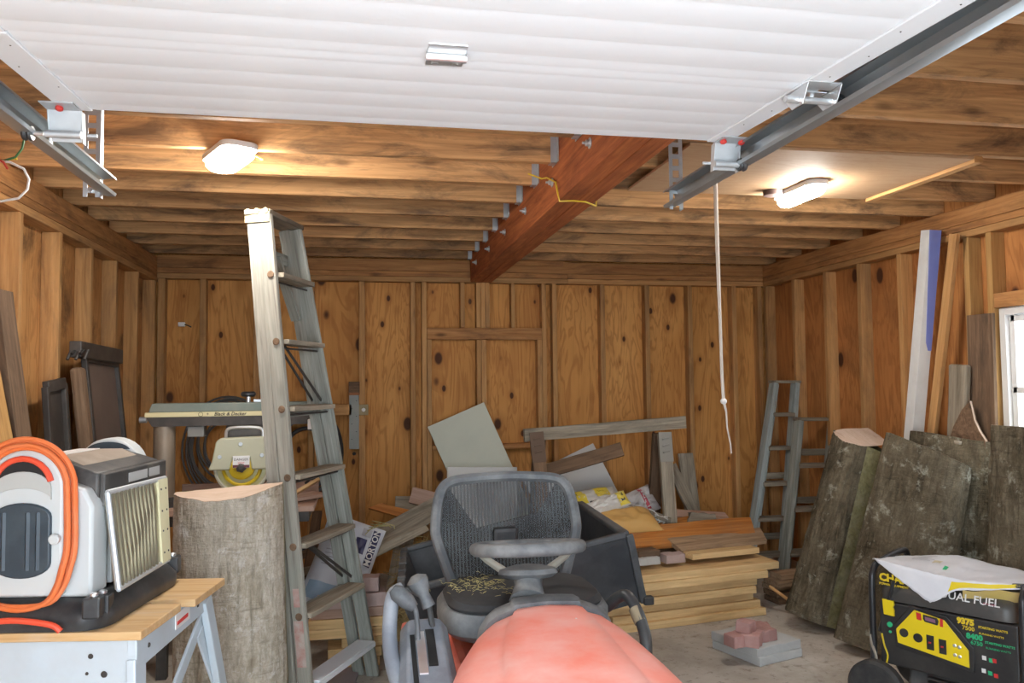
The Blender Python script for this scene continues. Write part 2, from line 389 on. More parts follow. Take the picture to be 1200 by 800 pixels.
bstud(.527, .565, 0, 1.852, lab='short jack stud inside the framed-in opening, left side'); bstud(1.436, 1.474, 0, 1.852, lab='short jack stud inside the framed-in opening, right side')
rail('wall_header', (.527, YB+SH/2, 1.90), (1.474, YB+SH/2, 1.90), .095, SH, 'plate', (0, 0, 1), 'dark streaked header board across the framed-in opening', 'header')
rail('wall_sill', (.567, YB+SH/2, .985), (1.434, YB+SH/2, .985), .04, SH, 'plate', (0, 0, 1), 'flat sill board low in the framed-in opening', 'sill')
for x0, x1, l in ((.80, .835, 'left one'), (.93, .965, 'second one'), (.967, 1.002, 'third one'), (1.004, 1.04, 'fourth one'), (1.22, 1.25, 'right one')):
    bstud(x0, x1, 1.95, 2.317, lab='short cripple stud above the framed-in opening, '+l)
for x0, x1, l in ((.93, .968, 'left one'), (.97, 1.01, 'right one')): bstud(x0, x1, 1.007, 1.851, 'stud', 'centre stud in the framed-in opening, '+l)
# side wall studs
for k, y in enumerate((6.37, 5.9, 5.41, 4.93, 4.44, 3.95, 3.46, 2.97, 2.48)):
    rail('wall_stud', (XL-SH/2, y, 0), (XL-SH/2, y, 2.297), .04, SH-.002, 'stud', (0, 1, 0), f'bare left wall stud, {ORD[k]} from the back corner', 'stud')
for k, (y, top) in enumerate(((6.38, 2.317), (5.92, 2.317), (5.47, 2.317), (5.05, 2.317), (4.62, 2.317), (4.03, 2.317), (3.86, 2.317), (2.86, 2.317), (2.4, 2.317))):
    rail('wall_stud', (XR+SH/2, y, 0), (XR+SH/2, y, top), .042, SH-.002, 'yellow' if k in (5, 6) else 'stud', (0, 1, 0), f'bare right wall stud, {ORD[k]} from the back corner', 'stud')
rail('wall_header', (XR+SH/2, 3.836, 1.928), (XR+SH/2, 2.885, 1.928), .08, SH, 'plate', (0, 0, 1), 'wooden header over the right wall window', 'header')
rail('wall_stud', (XR+SH/2, 3.35, 1.97), (XR+SH/2, 3.35, 2.317), .04, SH-.002, 'stud', (0, 1, 0), 'short cripple stud over the right wall window', 'stud')
# window: white frame, curtained glass
t = thing('window_1', 'bright white framed window in the right wall', 'window', (XR+.05, (WY0+WY1)/2, WZ0), kind='structure')
bb = MB(); xw = XR+.06
for y in (WY0+.02, WY1-.02): bb.box((xw, y, (WZ0+WZ1)/2), (.07, .04, WZ1-WZ0))
for z in (WZ0+.02, WZ1-.02): bb.box((xw, (WY0+WY1)/2, z), (.07, WY1-WY0-.08, .04))
bb.build('window_frame', WHITEP, t, bevel=.003)
bb = MB(); 
for y in (WY0+.06, (WY0+WY1)/2, WY1-.06): bb.box((xw+.005, y, (WZ0+WZ1)/2), (.03, .035, WZ1-WZ0-.08))
for z in (WZ0+.06, (WZ0+WZ1)/2, WZ1-.06): bb.box((xw+.005, (WY0+WY1)/2, z), (.03, WY1-WY0-.1, .035))
bb.build('sash', WHITEP, t, bevel=.002)
k = NT('window_glass'); g = k.t.nodes.new('ShaderNodeBsdfTransparent'); gl = k.t.nodes.new('ShaderNodeBsdfGlossy'); gl.inputs['Roughness'].default_value = .02; mx = k.t.nodes.new('ShaderNodeMixShader'); mx.inputs[0].default_value = .06
k.l(g.outputs[0], mx.inputs[1]); k.l(gl.outputs[0], mx.inputs[2]); k.l(mx.outputs[0], k.t.nodes['Material Output'].inputs[0]); GLASS = k.m
MB().box((xw+.012, (WY0+WY1)/2, (WZ0+WZ1)/2), (.004, WY1-WY0-.1, WZ1-WZ0-.1)).build('pane', GLASS, t)
# plywood patch on the right ceiling
t = MB().box((2.04, 3.49, 2.492), (1.36, .80, .012)).build('ceiling_patch', TANP); tag(t, 'smooth tan plywood sheet screwed under the joists by the right light', 'plywood sheet', kind='structure')
tag(board('ceiling_batten', (2.745, 3.09, 2.485), (2.745, 3.88, 2.485), .045, .03, W['stud'], (1, 0, 0)), 'thin batten along the edge of the tan ceiling plywood', 'batten', kind='structure')

# ================================================================== GARAGE DOOR AND ITS TRACKS
def dz(y): return 2.256 - .04*(2.318-y)
DX0, DX1 = -.795, 1.142
gd = thing('door_1', 'white ribbed overhead garage door slid back under the joists', 'garage door', (.22, 1.8, 2.24), kind='structure')
for y1, y0 in ((2.318, 1.774), (1.770, 1.226), (1.222, .678)):
    pr = [(y0, .045), (y0, .004)]; n = 5; L = (y1-y0)
    for i in range(n):
        a = y0 + L*(i+.5)/n + .0
        pr += [(a-.030, 0), (a-.006, .0004), (a-.002, .0032), (a+.002, .0026), (a+.030, .0)]
    pr += [(y1-.004, 0), (y1, .004), (y1, .045)]
    bb = MB(); ring = [(V((0, y, dz(y)+z))) for y, z in pr]
    bb.loft([[p+V((DX0+.078, 0, 0)) for p in ring], [p+V((DX1-.067, 0, 0)) for p in ring]])
    s = bb.build('door_section', WHITE, gd, smooth=True, angle=25)
    for xa, xb in ((DX0, DX0+.077), (DX1-.066, DX1)):
        bb = MB(); rg = [V((0, y, dz(y)+z)) for y, z in ((y0, .045), (y0, -.004), (y1, -.004), (y1, .045))]
        bb.loft([[p+V((xa, 0, 0)) for p in rg], [p+V((xb, 0, 0)) for p in rg]]); e = bb.build('edge_strip', WHITE, s, bevel=.002)
        bb = MB(); q = random.Random(int(xa*100)+int(y0*10))
        for i in range(4):
            bb.lathe([(.002, 0), (.0015, .001)], (q.uniform(xa+.015, xb-.015), y0+L*(i+.5)/4, dz(y0+L*(i+.5)/4)-.0045), (0, 0, -1), 8)
        bb.build('rivet', DARKM, s)
# centre hinge
hp = PZ(523, 60, 2.236); z = dz(hp.y)
bb = MB().box((hp.x, hp.y+.035, z-.003), (.085, .055, .004)).box((hp.x, hp.y-.03, z-.003), (.085, .045, .004)); hg = bb.build('hinge', CHROME, gd, bevel=.001)
bb = MB().cyl((hp.x-.045, hp.y, z-.011), (hp.x+.045, hp.y, z-.011), .010, 12)
for s in (-.022, .022): bb.cyl((hp.x+s, hp.y+.035, z-.004), (hp.x+s, hp.y+.035, z-.013), .009, 6)
bb.build('hinge_pin', CHROME, hg, smooth=True)
# roller brackets: rear corners and the mid hinge on the right
def roller(x, y, z, sgn, tx):
    bb = MB().cyl((x, y, z), (tx, y, z), .006, 8); o = bb.build('roller_stem', CHROME, gd, smooth=True)
    MB().lathe([(.006, -.012), (.019, -.012), (.021, -.006), (.017, 0), (.021, .006), (.019, .012), (.006, .012)], (tx, y, z), (1, 0, 0), 18).build('roller', BLACKP, o, smooth=True)
LTX, RTX = -.872, 1.184
for s, x, tx in ((-1, DX0+.01, LTX), (1, DX1-.005, RTX)):
    y = 2.268; z = dz(y)
    bb = MB().box((x, y+.01, z-.007), (.084, .08, .004)); bb.prism([(-.042, 0), (.042, 0), (.038, -.08), (-.038, -.08)], (x, y+.03, z-.008), (1, 0, 0), (0, -.35, 1), (0, .003, 0))
    for q in (-.042, .042): bb.prism([(0, 0), (.03, 0), (.012, -.085), (-.01, -.085)], (x+q, y+.03, z-.008), (0, 1, 0), (0, -.35, 1), (.003, 0, 0))
    br = bb.build('roller_bracket', GALV, gd, bevel=.001)
    zr = z-.075; bb = MB().cyl((x-.045, y+.032, zr), (x+.045, y+.032, zr), .010, 12).cyl((x-s*.085, y+.032, zr), (x-s*.06, y+.032, zr), .005, 8); bb.build('bracket_tube', GALV, br, smooth=True)
    bb = MB()
    for q in ((.0,) if s < 0 else (-.03, .03)): bb.lathe([(.010, 0), (.010, .006), (.006, .009)], (x+q, y+.0, z-.012), (0, -.3, -1), 10)
    bb.build('red_bolt', REDP, br)
    roller(x+s*.05, y+.032, zr, s, tx)
y = 1.79; z = dz(y); x = DX1-.02
bb = MB().box((x, y+.045, z-.007), (.085, .07, .004)).box((x, y-.03, z-.007), (.085, .05, .004))
for q in (-.045, .045): bb.prism([(-.05, 0), (.075, 0), (.03, -.045), (-.02, -.045)], (x+q, y, z-.007), (0, 1, 0), (0, 0, 1), (.003, 0, 0))
br = bb.build('roller_bracket', CHROME, gd, bevel=.001); bb = MB().cyl((x-.08, y, z-.035), (x+.07, y, z-.035), .009, 12)
for q in (-.022, .022): bb.cyl((x+q, y+.05, z-.008), (x+q, y+.05, z-.02), .009, 6)
bb.build('bracket_tube', CHROME, br, smooth=True); roller(x+.05, y, z-.035, 1, RTX)
def track(x, s, yend, zc, label):
    """s = +1: channel opens toward -x (right hand track)"""
    o = thing('door_track', label, 'door track', (x, yend, zc)); t_ = .003
    pr = [(-.022, -.030), (-.030, -.024), (-.026, -.034), (0, -.034), (.018, -.030), (.024, -.012), (.024, .012), (.018, .030), (0, .034), (-.026, .034), (-.030, .024), (-.022, .030),
          (0, .029), (.014, .026), (.019, .011), (.019, -.011), (.014, -.026), (0, -.029)]
    rings = [[V((x + s*a, y, zc+c)) for a, c in pr] for y in (.35, yend)]
    MB().loft(rings).build('channel', GALVD, o, smooth=True, angle=30)
    MB().box((x+s*.028, (yend+.35)/2-.03, zc+.005), (.005, yend-.42, .05)).build('angle_iron', GALVD, o)
    ys = yend-.03; xs = x+(-.045 if s < 0 else .012); bb = MB(); z0, z1 = zc-.045, 2.72
    bb.box((xs-.02, ys, (z0+z1)/2), (.014, .003, z1-z0)).box((xs+.02, ys, (z0+z1)/2), (.014, .003, z1-z0))
    for i in range(12): bb.box((xs, ys, z0+(z1-z0)*(i+.5)/12), (.027, .003, .018))
    bb.box((xs+.027, ys+.015, (z0+z1)/2), (.003, .032, z1-z0))
    hs = bb.build('hanger_strap', GALV, o)
    MB().cyl((xs, ys-.001, zc-.02), (xs, ys-.014, zc-.02), .008, 6).build('bolt', CHROME, hs)
    return o
track(LTX-.01, -1, 3.02, 2.21, 'left steel garage door track ending in front of the joists')
track(RTX+.01, 1, 2.915, 2.21, 'right steel garage door track ending by the pull cord')

# ================================================================== LIGHTS, CORDS, WIRES
LED = glow('led_diffuser', (1, .96, .90), 165)
def lamp(px, py, zt, ang, label, L=.32, Wd=.135):
    p = PZ(px, py, zt-.04); o = thing('ceiling_light', label, 'ceiling light', (p.x, p.y, zt))
    R = Matrix.Rotation(ang, 4, 'Z'); T = Matrix.Translation((p.x, p.y, 0)) @ R
    r2 = lambda w, l, z, r: [T @ V((a, c, z)) for a, c in rrect(w, l, r, 6)]
    MB().loft([r2(Wd+.02, L+.02, zt, .05), r2(Wd+.02, L+.02, zt-.025, .05)]).build('housing', WHITEP, o, bevel=.003)
    MB().loft([r2(Wd, L, zt-.0255, .06), r2(Wd, L, zt-.05, .06), r2(Wd-.03, L-.03, zt-.066, .05), r2(Wd-.08, L-.08, zt-.072, .03)]).build('diffuser', LED, o, smooth=True)
    return o, p
l1, p1 = lamp(269, 187, 2.498, .45, 'lit white LED ceiling light left of the red beam')
bb = MB().tube([p1+V((.08, .08, .05)), p1+V((.13, .05, .02)), p1+V((.12, .10, .03)), p1+V((.09, .2, .06))], .004, 6); bb.build('wire', plain('yellow_wire', (.7, .5, .05), .4), l1, smooth=True)
l2, p2 = lamp(938, 229, 2.484, .02, 'lit white LED ceiling light under the tan plywood, right of the cord', .36, .10)
q = PZ(906, 231, 2.45)
jb = MB().lathe([(.05, 0), (.05, -.035), (.046, -.04)], (q.x, q.y, 2.498), (0, 0, 1), 20).build('junction_box', plain('brown_box', (.10, .06, .05), .5), l2, smooth=True)
bb = MB()
for i in range(3): bb.tube([q+V((.02, .0, .02)), q+V((.03+.02*i, -.05, -.02)), q+V((.07, -.05+.02*i, -.01)), q+V((.12, 0, .03))], .004, 6)
bb.build('wire', WHITEP, l2, smooth=True)
pts = [PY(838, 196, 3.62), PY(839, 240, 3.62), PY(841, 300, 3.62), PY(844, 380, 3.62), PY(846, 440, 3.62), PY(848, 470, 3.62), PY(851, 482, 3.62), PY(852, 500, 3.62), PY(856, 520, 3.62), PY(857, 531, 3.62)]
pts[0].z = 2.486
o = thing('pull_cord', 'long white knotted pull cord hanging from the tan ceiling plywood', 'cord', pts[0])
MB().tube(pts, [.011, .011, .010, .008, .008, .008, .005, .004, .004, .004], 8).build('cord', plain('cotton_cord', (.62, .56, .48), .9), o, smooth=True)
MB().ball(pts[5], .017, 10, (1, 1, .9)).build('knot', WHITEP, o, smooth=True)
ywm = plain('yellow_cable', (.72, .50, .04), .4)
wp = [V((BX0-.09, 3.69, 2.50)), V((BX0-.03, 3.66, 2.47)), V((BX0-.02, 3.60, 2.46)), V((BX0-.014, 3.45, 2.40)), V((BX0-.014, 3.42, 2.345)), V((BX0-.006, 3.42, 2.308)), V((BX0+.06, 3.42, 2.312)), V((BX0+.12, 3.44, 2.314)), V((BX1+.012, 3.50, 2.31)), V((BX1+.02, 3.52, 2.34))]
tag(MB().tube(wp, .004, 6).build('hanging_wire', ywm, smooth=True), 'thin yellow wire draped over the red ceiling beam', 'wire')
# loose cables where the left wall meets the joists
def loop(px, py, Y, pts): return [PY(px+a, py+c, Y+d) for a, c, d in pts]
wm = {'g': plain('green_wire', (.05, .16, .05), .5), 'w': WHITEP, 'r': plain('red_wire', (.5, .06, .04), .5)}
tag(MB().tube(loop(0, 190, 3.3, [(-30, 8, 0), (-5, -2, 0), (12, 0, 0), (28, 8, 0), (34, 20, 0), (32, 32, 0), (22, 42, 0), (0, 46, 0), (-30, 30, 0)]), .005, 6).build('hanging_cable', WHITEP, smooth=True), 'white cable looped over the top plate of the left wall', 'cable')
tag(MB().tube(loop(0, 190, 3.3, [(-30, -3, .02), (5, -2, .02), (18, -6, .02), (26, -16, .02), (28, -26, .02)]), .0045, 6).build('hanging_cable', wm['g'], smooth=True), 'green wire end poking up above the left wall plate', 'cable')
tag(MB().tube(loop(0, 190, 3.3, [(-30, 0, -.02), (-8, -6, -.02), (4, 0, -.02), (9, 8, -.02)]), .0045, 6).build('hanging_cable', wm['r'], smooth=True), 'red wire end above the left wall plate', 'cable')
tag(MB().tube(loop(0, 190, 3.3, [(6, 0, .04), (12, -4, .04), (20, -4, .04)]), .0045, 6).build('hanging_cable', ywm, smooth=True), 'short yellow wire end above the left wall plate', 'cable')
# small fittings on the back wall
p = PY(213, 380, YB+SH-.008); o = thing('wall_box', 'small white plastic box on the back wall left of the ladder', 'electrical box', p)
MB().box(p, (.05, .03, .032)).build('box', WHITEP, o, bevel=.004); MB().tube([p+V((.02, -.01, 0)), p+V((.05, -.01, -.01)), p+V((.07, 0, -.02))], .005, 6).build('cable', DARKM, o)
def catmull(pts, n=6, closed=False):
    pts = [V(p) for p in pts]; m = len(pts); out = []
    for i in range(m if closed else m-1):
        g = lambda j: pts[j % m] if closed else pts[max(0, min(m-1, j))]
        a, b_, c, d = g(i-1), g(i), g(i+1), g(i+2)
        for k in range(n):
            t = k/n; out.append(.5*((2*b_) + (c-a)*t + (2*a-5*b_+4*c-d)*t*t + (3*b_-a-3*c+d)*t**3))
    if not closed: out.append(pts[-1])
    return out
# ================================================================== LAWN TRACTOR
HOOD = plain('faded_orange_paint', srgb(244, 122, 96), .34, 0, dust=srgb(246, 196, 187), amt=.95, scale=2.4, lo=.33, hi=.66)  # pale patches: dust, plus a whitish sheen put into the colour
FEND = plain('orange_fender', srgb(215, 95, 75), .5, 0, dust=srgb(215, 160, 150), amt=.7, scale=5)
CUSH = plain('black_seat_fabric', (.016, .016, .017), .8, 0, dust=(.05, .05, .05), amt=.5)
BLUEG = plain('dusty_console_plastic', (.15, .17, .20), .55, 0, dust=(.31, .335, .36), amt=.8, scale=5)
MX = .545
mw = thing('lawn_tractor', 'faded orange riding lawn tractor with black mesh seat, parked under the garage door', 'lawn tractor', (MX, 2.2, 0))
def hood_ring(y, hw, zt, zb, cx):
    half = [(0, 0), (.30, .003), (.48, .006), (.51, .018), (.56, .022), (.74, .034), (.86, .052), (.94, .078), (.985, .12), (1.0, .18)]
    pts = [(f*hw, zt-d) for f, d in half] + [(hw*1.0, zb)]
    pts = [(-a, c) for a, c in pts[::-1]] + pts[1:]
    return [V((cx+a, y, c)) for a, c in pts]
prof = [(2.345, .155, .832, .60, .545), (2.335, .185, .842, .60, .545), (2.29, .212, .848, .58, .538), (2.2, .240, .852, .56, .522), (2.05, .272, .854, .52, .50), (1.9, .295, .854, .50, .482), (1.7, .310, .850, .48, .470), (1.5, .312, .842, .46, .465), (1.33, .30, .822, .45, .463), (1.24, .285, .79, .44, .462), (1.19, .265, .73, .44, .462)]
MB().loft([hood_ring(*p) for p in prof]).build('hood', HOOD, mw, smooth=True, angle=55)
q = random.Random(2)
bb = MB()
for x, y in ((.585, 2.16), (.535, 1.98)): bb.ball((x, y, .849), .004, 6, (1, 1.3, .4))
bb.build('paint_chip', WHITEP, mw)
# nose: grille and head lamps
g = MB()
for i in range(6): g.box((.495, 1.185, .50+.03*i), (.34, .012, .012))
g.build('grille', BLACKP, mw)
for s in (-1, 1): MB().lathe([(.045, 0), (.045, .01), (.035, .018)], (.495+s*.15, 1.192, .68), (0, -1, 0), 18).build('headlamp', WHITEP, mw, smooth=True)
# chassis, foot rests, rear body
c = MB().box((.52, 1.85, .40), (.44, 1.3, .14)).box((.53, 2.85, .42), (.40, .8, .2)).box((.52, 2.28, .55), (.26, .2, .44)); c.build('chassis', DARKM, mw, bevel=.01)
for s in (-1, 1):
    MB().box((MX+s*.33, 2.12, .36), (.22, .52, .03)).build('foot_rest', BLACKP, mw, bevel=.01)
    MB().loft([[V((MX+s*(.20+.02), y, z)), V((MX+s*.385, y, z)), V((MX+s*.385, y, z-.05)), V((MX+s*.22, y, z-.05))] for y, z in ((2.46, .44), (2.54, .53), (2.64, .575), (2.85, .60), (3.05, .595), (3.22, .56), (3.32, .48))]).build('fender', FEND, mw, smooth=True, bevel=.012)
MB().box((MX, 2.85, .56), (.48, .85, .12)).build('rear_body', FEND, mw, bevel=.03)
MB().box((.52, 2.05, .22), (1.0, .62, .13)).build('mower_deck', FEND, mw, bevel=.05)
for x, y, r, w in ((MX-.31, 3.0, .25, .17), (MX+.31, 3.0, .25, .17), (.52-.34, 1.48, .2, .15), (.52+.34, 1.48, .2, .15)):
    a = -1 if x < MX else 1; o = MB().lathe([(r*.55, -w/2), (r*.9, -w/2), (r, -w*.32), (r, w*.32), (r*.9, w/2), (r*.55, w/2)], (x, y, r), (1, 0, 0), 32).build('tyre', RUBBER, mw, smooth=True)
    MB().lathe([(r*.56, -w*.3), (r*.56, w*.42), (r*.45, w*.25), (.03, w*.2), (.03, -w*.3)], (x, y, r), (a, 0, 0), 24).build('wheel_rim', WHITEP, o, smooth=True)
# cowl behind the hood, steering column, wheel
cw = [hood_ring(2.337, .205, .852, .62, .545), hood_ring(2.36, .215, .858, .62, .545), hood_ring(2.42, .20, .852, .60, .55), hood_ring(2.47, .14, .84, .58, .548)]
MB().loft(cw).build('dashboard', DUSTP, mw, smooth=True, angle=50)
wc = V((.543, 2.60, .957)); wn = V((0, .155, .985)).normalized(); wx = V((1, 0, 0)); wy = wn.cross(wx)
co = MB().lathe([(.060, 0), (.050, .03), (.044, .06), (.046, .085)], V((.513, 2.46, .82)), V((.02, .09, .075)), 20).build('steering_column', DUSTP, mw, smooth=True)
sw = MB().tube([wc + wx*(.172*math.cos(2*PI*k/48)) + wy*(.172*math.sin(2*PI*k/48)) for k in range(48)], .0215, 12, True).build('steering_wheel', DUSTP, mw, smooth=True)
MB().lathe([(.03, -.05), (.08, -.042), (.098, -.028), (.09, -.014), (.05, -.004), (.01, 0)], wc - wn*.045 - V((.01, .03, 0)), wn, 28).build('wheel_hub', DUSTP, sw, smooth=True)
for a in (12, 168):
    r_ = math.radians(a); d = wx*math.cos(r_) + wy*math.sin(r_)
    MB().tube([wc + d*.168 - wn*.004, wc + d*.135 - wn*.035, wc + d*.075 - wn*.066 - V((.01, .03, 0))], [.011, .012, .014], 8).build('spoke', plain('spoke_metal', (.34, .33, .28), .5, .4), sw, smooth=True)
# seat
k = NT('seat_mesh'); st = k.math('SINE', k.math('MULTIPLY', k.n('ShaderNodeSeparateXYZ').outputs[0], 480)); sx = st.node.inputs[0].links[0].from_node.inputs[0].links[0].from_node
k.l(k.tc.outputs['Object'], sx.inputs[0])
nz = k.noise(k.pos((1, 1, 1)), 5, 5); k.done(k.mix(k.ramp(nz, [(.4, 0), (.7, .6)]), (.03, .032, .035), (.14, .15, .15)), .8)
k.l(k.math('ADD', k.math('MULTIPLY', st, .14), .74), k.b.inputs['Alpha']); MESHM = k.m
def sb(x, z, back=0):
    f = (z-.74)/.41
    return V((MX + x, 2.93 + .10*f + .05*(1-(x/.28)**2) + back, z))
wid = [(.735, .185), (.78, .215), (.85, .240), (.93, .266), (.98, .268), (1.05, .258), (1.10, .240)]
out = [sb(-w, z) for z, w in wid] + [sb(-.20, 1.126), sb(-.10, 1.134), sb(0, 1.136), sb(.10, 1.134), sb(.20, 1.126)] + [sb(w, z) for z, w in wid[::-1]] + [sb(.08, .72), sb(-.08, .72)]
outs = catmull(out, 4, True)
st = thing('seat', None, None, (MX, 2.9, .7)); st.parent = mw; st.location = V((MX, 2.9, .7)) - origin(mw)
MB().tube(outs, .021, 8, True).build('backrest_frame', DUSTP, st, smooth=True)
def wd(z):
    for (z0, w0), (z1, w1) in zip(wid, wid[1:]):
        if z <= z1: return w0 + (w1-w0)*(z-z0)/(z1-z0)
    return wid[-1][1] - .03*(z-1.10)/.03
MB().grid(lambda a, c: sb((2*a-1)*(wd(.725+.405*c)-.006), .725+.405*c), 18, 18).build('backrest_mesh', MESHM, st, smooth=True)
for s in (-1, 1):   # the two dark wings of the support behind the mesh
    pl = [(.215, 1.105), (.236, 1.10), (.262, .95), (.22, .80), (.03, .76), (.03, .90), (.105, .945)]
    q = [sb(s*a, z, .035) for a, z in pl]; n = len(q)
    MB().add(q + [p + V((0, .012, 0)) for p in q], [tuple(range(n)), tuple(range(2*n-1, n-1, -1))] + [(i, (i+1) % n, n+(i+1) % n, n+i) for i in range(n)]).build('backrest_support', BLACKP, st)
MB().box((MX, 3.03, .80), (.10, .05, .30)).build('seat_spine', BLACKP, st, bevel=.015)
def padp(r, z, e): return [V((MX + r*.285*math.copysign(abs(math.cos(t))**.55, math.cos(t)), 2.74 + r*.235*math.copysign(abs(math.sin(t))**.6, math.sin(t)), z)) for t in [2*PI*i/40 for i in range(40)]]
MB().loft([padp(.9, .675, 0), padp(1.0, .70, 0), padp(1.0, .745, 0), padp(.95, .765, 0)]).build('seat_base', DUSTP, st, smooth=True)
MB().loft([padp(.9, .755, 0), padp(.93, .775, 0), padp(.88, .792, 0), padp(.6, .80, 0), padp(.2, .795, 0)]).build('cushion', CUSH, st, smooth=True)
GR = plain('dry_grass', (.42, .36, .16), .9, 0, dust=(.30, .30, .10), amt=.6, scale=60)
def straw(name, m, n, fn, ln, r, seed, parent=None, **kw):
    q = random.Random(seed); bb = MB()
    for i in range(n):
        p, up = fn(q); a = q.uniform(0, 2*PI); L = ln*q.uniform(.4, 1.2); d = V((math.cos(a), math.sin(a), q.uniform(-up, up))) * L
        mid = p + d*.5 + V((q.uniform(-.1, .1)*L, q.uniform(-.1, .1)*L, q.uniform(0, .25)*L)); bb.tube([p, mid, p+d], r, 3)
    o = bb.build(name, m, parent); return o
def onseat(q):
    return V((MX-.14+q.gauss(0, .06), 2.79+q.gauss(0, .055), .797+q.uniform(0, .006))), .15
tag(straw('grass_clippings', GR, 150, onseat, .026, .0008, 3), 'dry grass clippings scattered on the black tractor seat', 'grass clippings', kind='stuff')
# control console on the left side with its levers
co = thing('console', None, None, (.16, 2.4, .6)); co.parent = mw; co.location = V((.19, 2.4, .6)) - origin(mw)
cu, cv = V((1, 0, 0)), V((0, .85, .30)).normalized(); cn = cu.cross(cv)
bb = MB(); sec = lambda y, z, x0, x1: [V((x0, y, z-.17)), V((x0, y, z-.03)), V((x0+.025, y, z)), V((x1-.025, y, z)), V((x1, y, z-.03)), V((x1, y, z-.17))]
bb.loft([sec(2.10, .60, .10, .28), sec(2.2, .665, .10, .275), sec(2.35, .72, .11, .27), sec(2.5, .775, .12, .265), sec(2.56, .76, .13, .26)]).build('console_body', BLUEG, co, smooth=True, bevel=.006)
on = lambda px, py, up=.004: PZ(px, py, 0) # placeholder for typing only
def top(x, y): return .665 + (y-2.2)*.367
for x, y0, y1, w in ((.152, 2.17, 2.43, .014), (.205, 2.30, 2.45, .026)):
    MB().loft([[V((x-w/2, y, top(x, y)-.002)), V((x+w/2, y, top(x, y)-.002)), V((x+w/2, y, top(x, y)+.0035)), V((x-w/2, y, top(x, y)+.0035))] for y in (y0, y1)]).build('slot', plain('slot_black', (.006, .006, .006), .9), co)
MB().loft([[V((x_, y, top(0, y)-.001)) for x_ in (.163, .188)] + [V((x_, y, top(0, y)+.005)) for x_ in (.188, .163)] for y in (2.27, 2.44)]).build('chrome_plate', CHROME, co)
a, c2 = PY(465, 694, 2.45), PY(486, 712, 2.44)
lv = MB().tube(catmull([a+(c2-a)*.5, c2, PY(489, 730, 2.42), PY(490, 750, 2.41)], 4), .008, 8).build('lever', DUSTP, co, smooth=True)
MB().tube([a+(a-c2)*.25, a, a+(c2-a)*.6, c2], [.014, .025, .024, .014], 12).build('lever_knob', DUSTP, lv, smooth=True)
a, c2 = PY(490, 682, 2.52), PY(503, 711, 2.50)
lv = MB().tube([c2, PY(507, 735, 2.47), PY(507, 762, 2.44)], .009, 8).build('lever', BLACKP, co, smooth=True)
MB().tube([a+V((-.01, 0, .02)), a+V((-.005, 0, .008)), a, a+(c2-a)*.35, a+(c2-a)*.5, c2], [.015, .034, .034, .026, .018, .021], 10).build('lever_knob', DUSTP, lv, smooth=True)
MB().tube(catmull([PY(472, 690, 2.50), PY(461, 698, 2.49), PY(457, 725, 2.46), PY(457, 755, 2.42), PY(462, 785, 2.36), PY(472, 815, 2.3), PY(480, 850, 2.25)], 5), [.012]+[.024]*31 if False else .023, 10).build('guard_loop', BLUEG, co, smooth=True)
ar = MB().tube(catmull([PY(684, 712, 2.72), PY(708, 712, 2.70), PY(724, 700, 2.66), PY(735, 698, 2.62), PY(745, 712, 2.58), PY(752, 730, 2.54), PY(757, 752, 2.50), PY(757, 790, 2.46)], 5), .020, 10).build('grab_handle', BLACKP, mw, smooth=True)
MB().cyl(PY(744, 713, 2.58), PY(751, 729, 2.545), .0225, 12).build('tape_band', plain('tan_tape', (.30, .24, .15), .8), ar, smooth=True)

# ================================================================== BLACK DUMP CART
CART = plain('cart_plastic', (.022, .026, .032), .5, 0, dust=(.10, .105, .11), amt=.5, scale=4)
CRIM = plain('cart_rim', (.045, .05, .055), .55, 0, dust=(.16, .17, .175), amt=.6, scale=5)
A, B_, C_, D_ = V((.165, 3.655, .56)), V((.235, 4.60, .56)), V((1.262, 4.50, .80)), V((1.211, 3.527, .80))
ct = thing('dump_cart', 'black plastic dump cart with a tilted open tub behind the tractor', 'dump cart', (.7, 4.05, 0))
cen = (A+B_+C_+D_)/4; nrm = (D_-A).cross(B_-A).normalized()
nrm = nrm if nrm.z > 0 else -nrm
drop = .34
low = [cen + (p-cen)*.90 - nrm*drop + V((0, 0, 0)) for p in (A, B_, C_, D_)]
low[3] = V((1.30, 3.60, .47)); low[2] = V((1.30, 4.44, .47)); up_ = [A, B_, C_, D_]
inn = [cen + (p-cen)*.955 for p in up_]; inl = [cen + (p-cen)*.86 - nrm*(drop-.03) for p in up_]
bb = MB().add(up_+low+inn+inl, [(0,1,5,4),(1,2,6,5),(2,3,7,6),(3,0,4,7),(4,5,6,7),(8,9,13,12),(9,10,14,13),(10,11,15,14),(11,8,12,15),(12,13,14,15),(0,1,9,8),(1,2,10,9),(2,3,11,10),(3,0,8,11)])
bb.build('tub', CART, ct, bevel=.008)
rm = MB(); ins = [cen + (p-cen)*.977 for p in up_]
for i in range(4): rm.bar(ins[i], ins[(i+1) % 4], .038, .03, (ins[(i+1) % 4]-ins[i]).cross(nrm))
rm.build('rim', CRIM, ct, bevel=.008)
rb = MB()
for i in range(6):
    p = ins[0] + (ins[1]-ins[0])*(.08+.16*i); rb.bar(p - V((.02, 0, 0)), p + V((.02, 0, 0)), .022, .04, (0, 1, 0))
rb.build('rim_clip', CRIM, ct, bevel=.004)
for p in (D_,): MB().bar(p+V((.0, -.004, -.0)), low[3]+V((0, -.006, 0)), .035, .02, (1, 0, 0)).build('corner_rib', CRIM, ct, bevel=.006)
MB().box(low[3]+V((.02, -.01, .01)), (.05, .04, .04)).build('corner_foot', BLACKP, ct, bevel=.008)
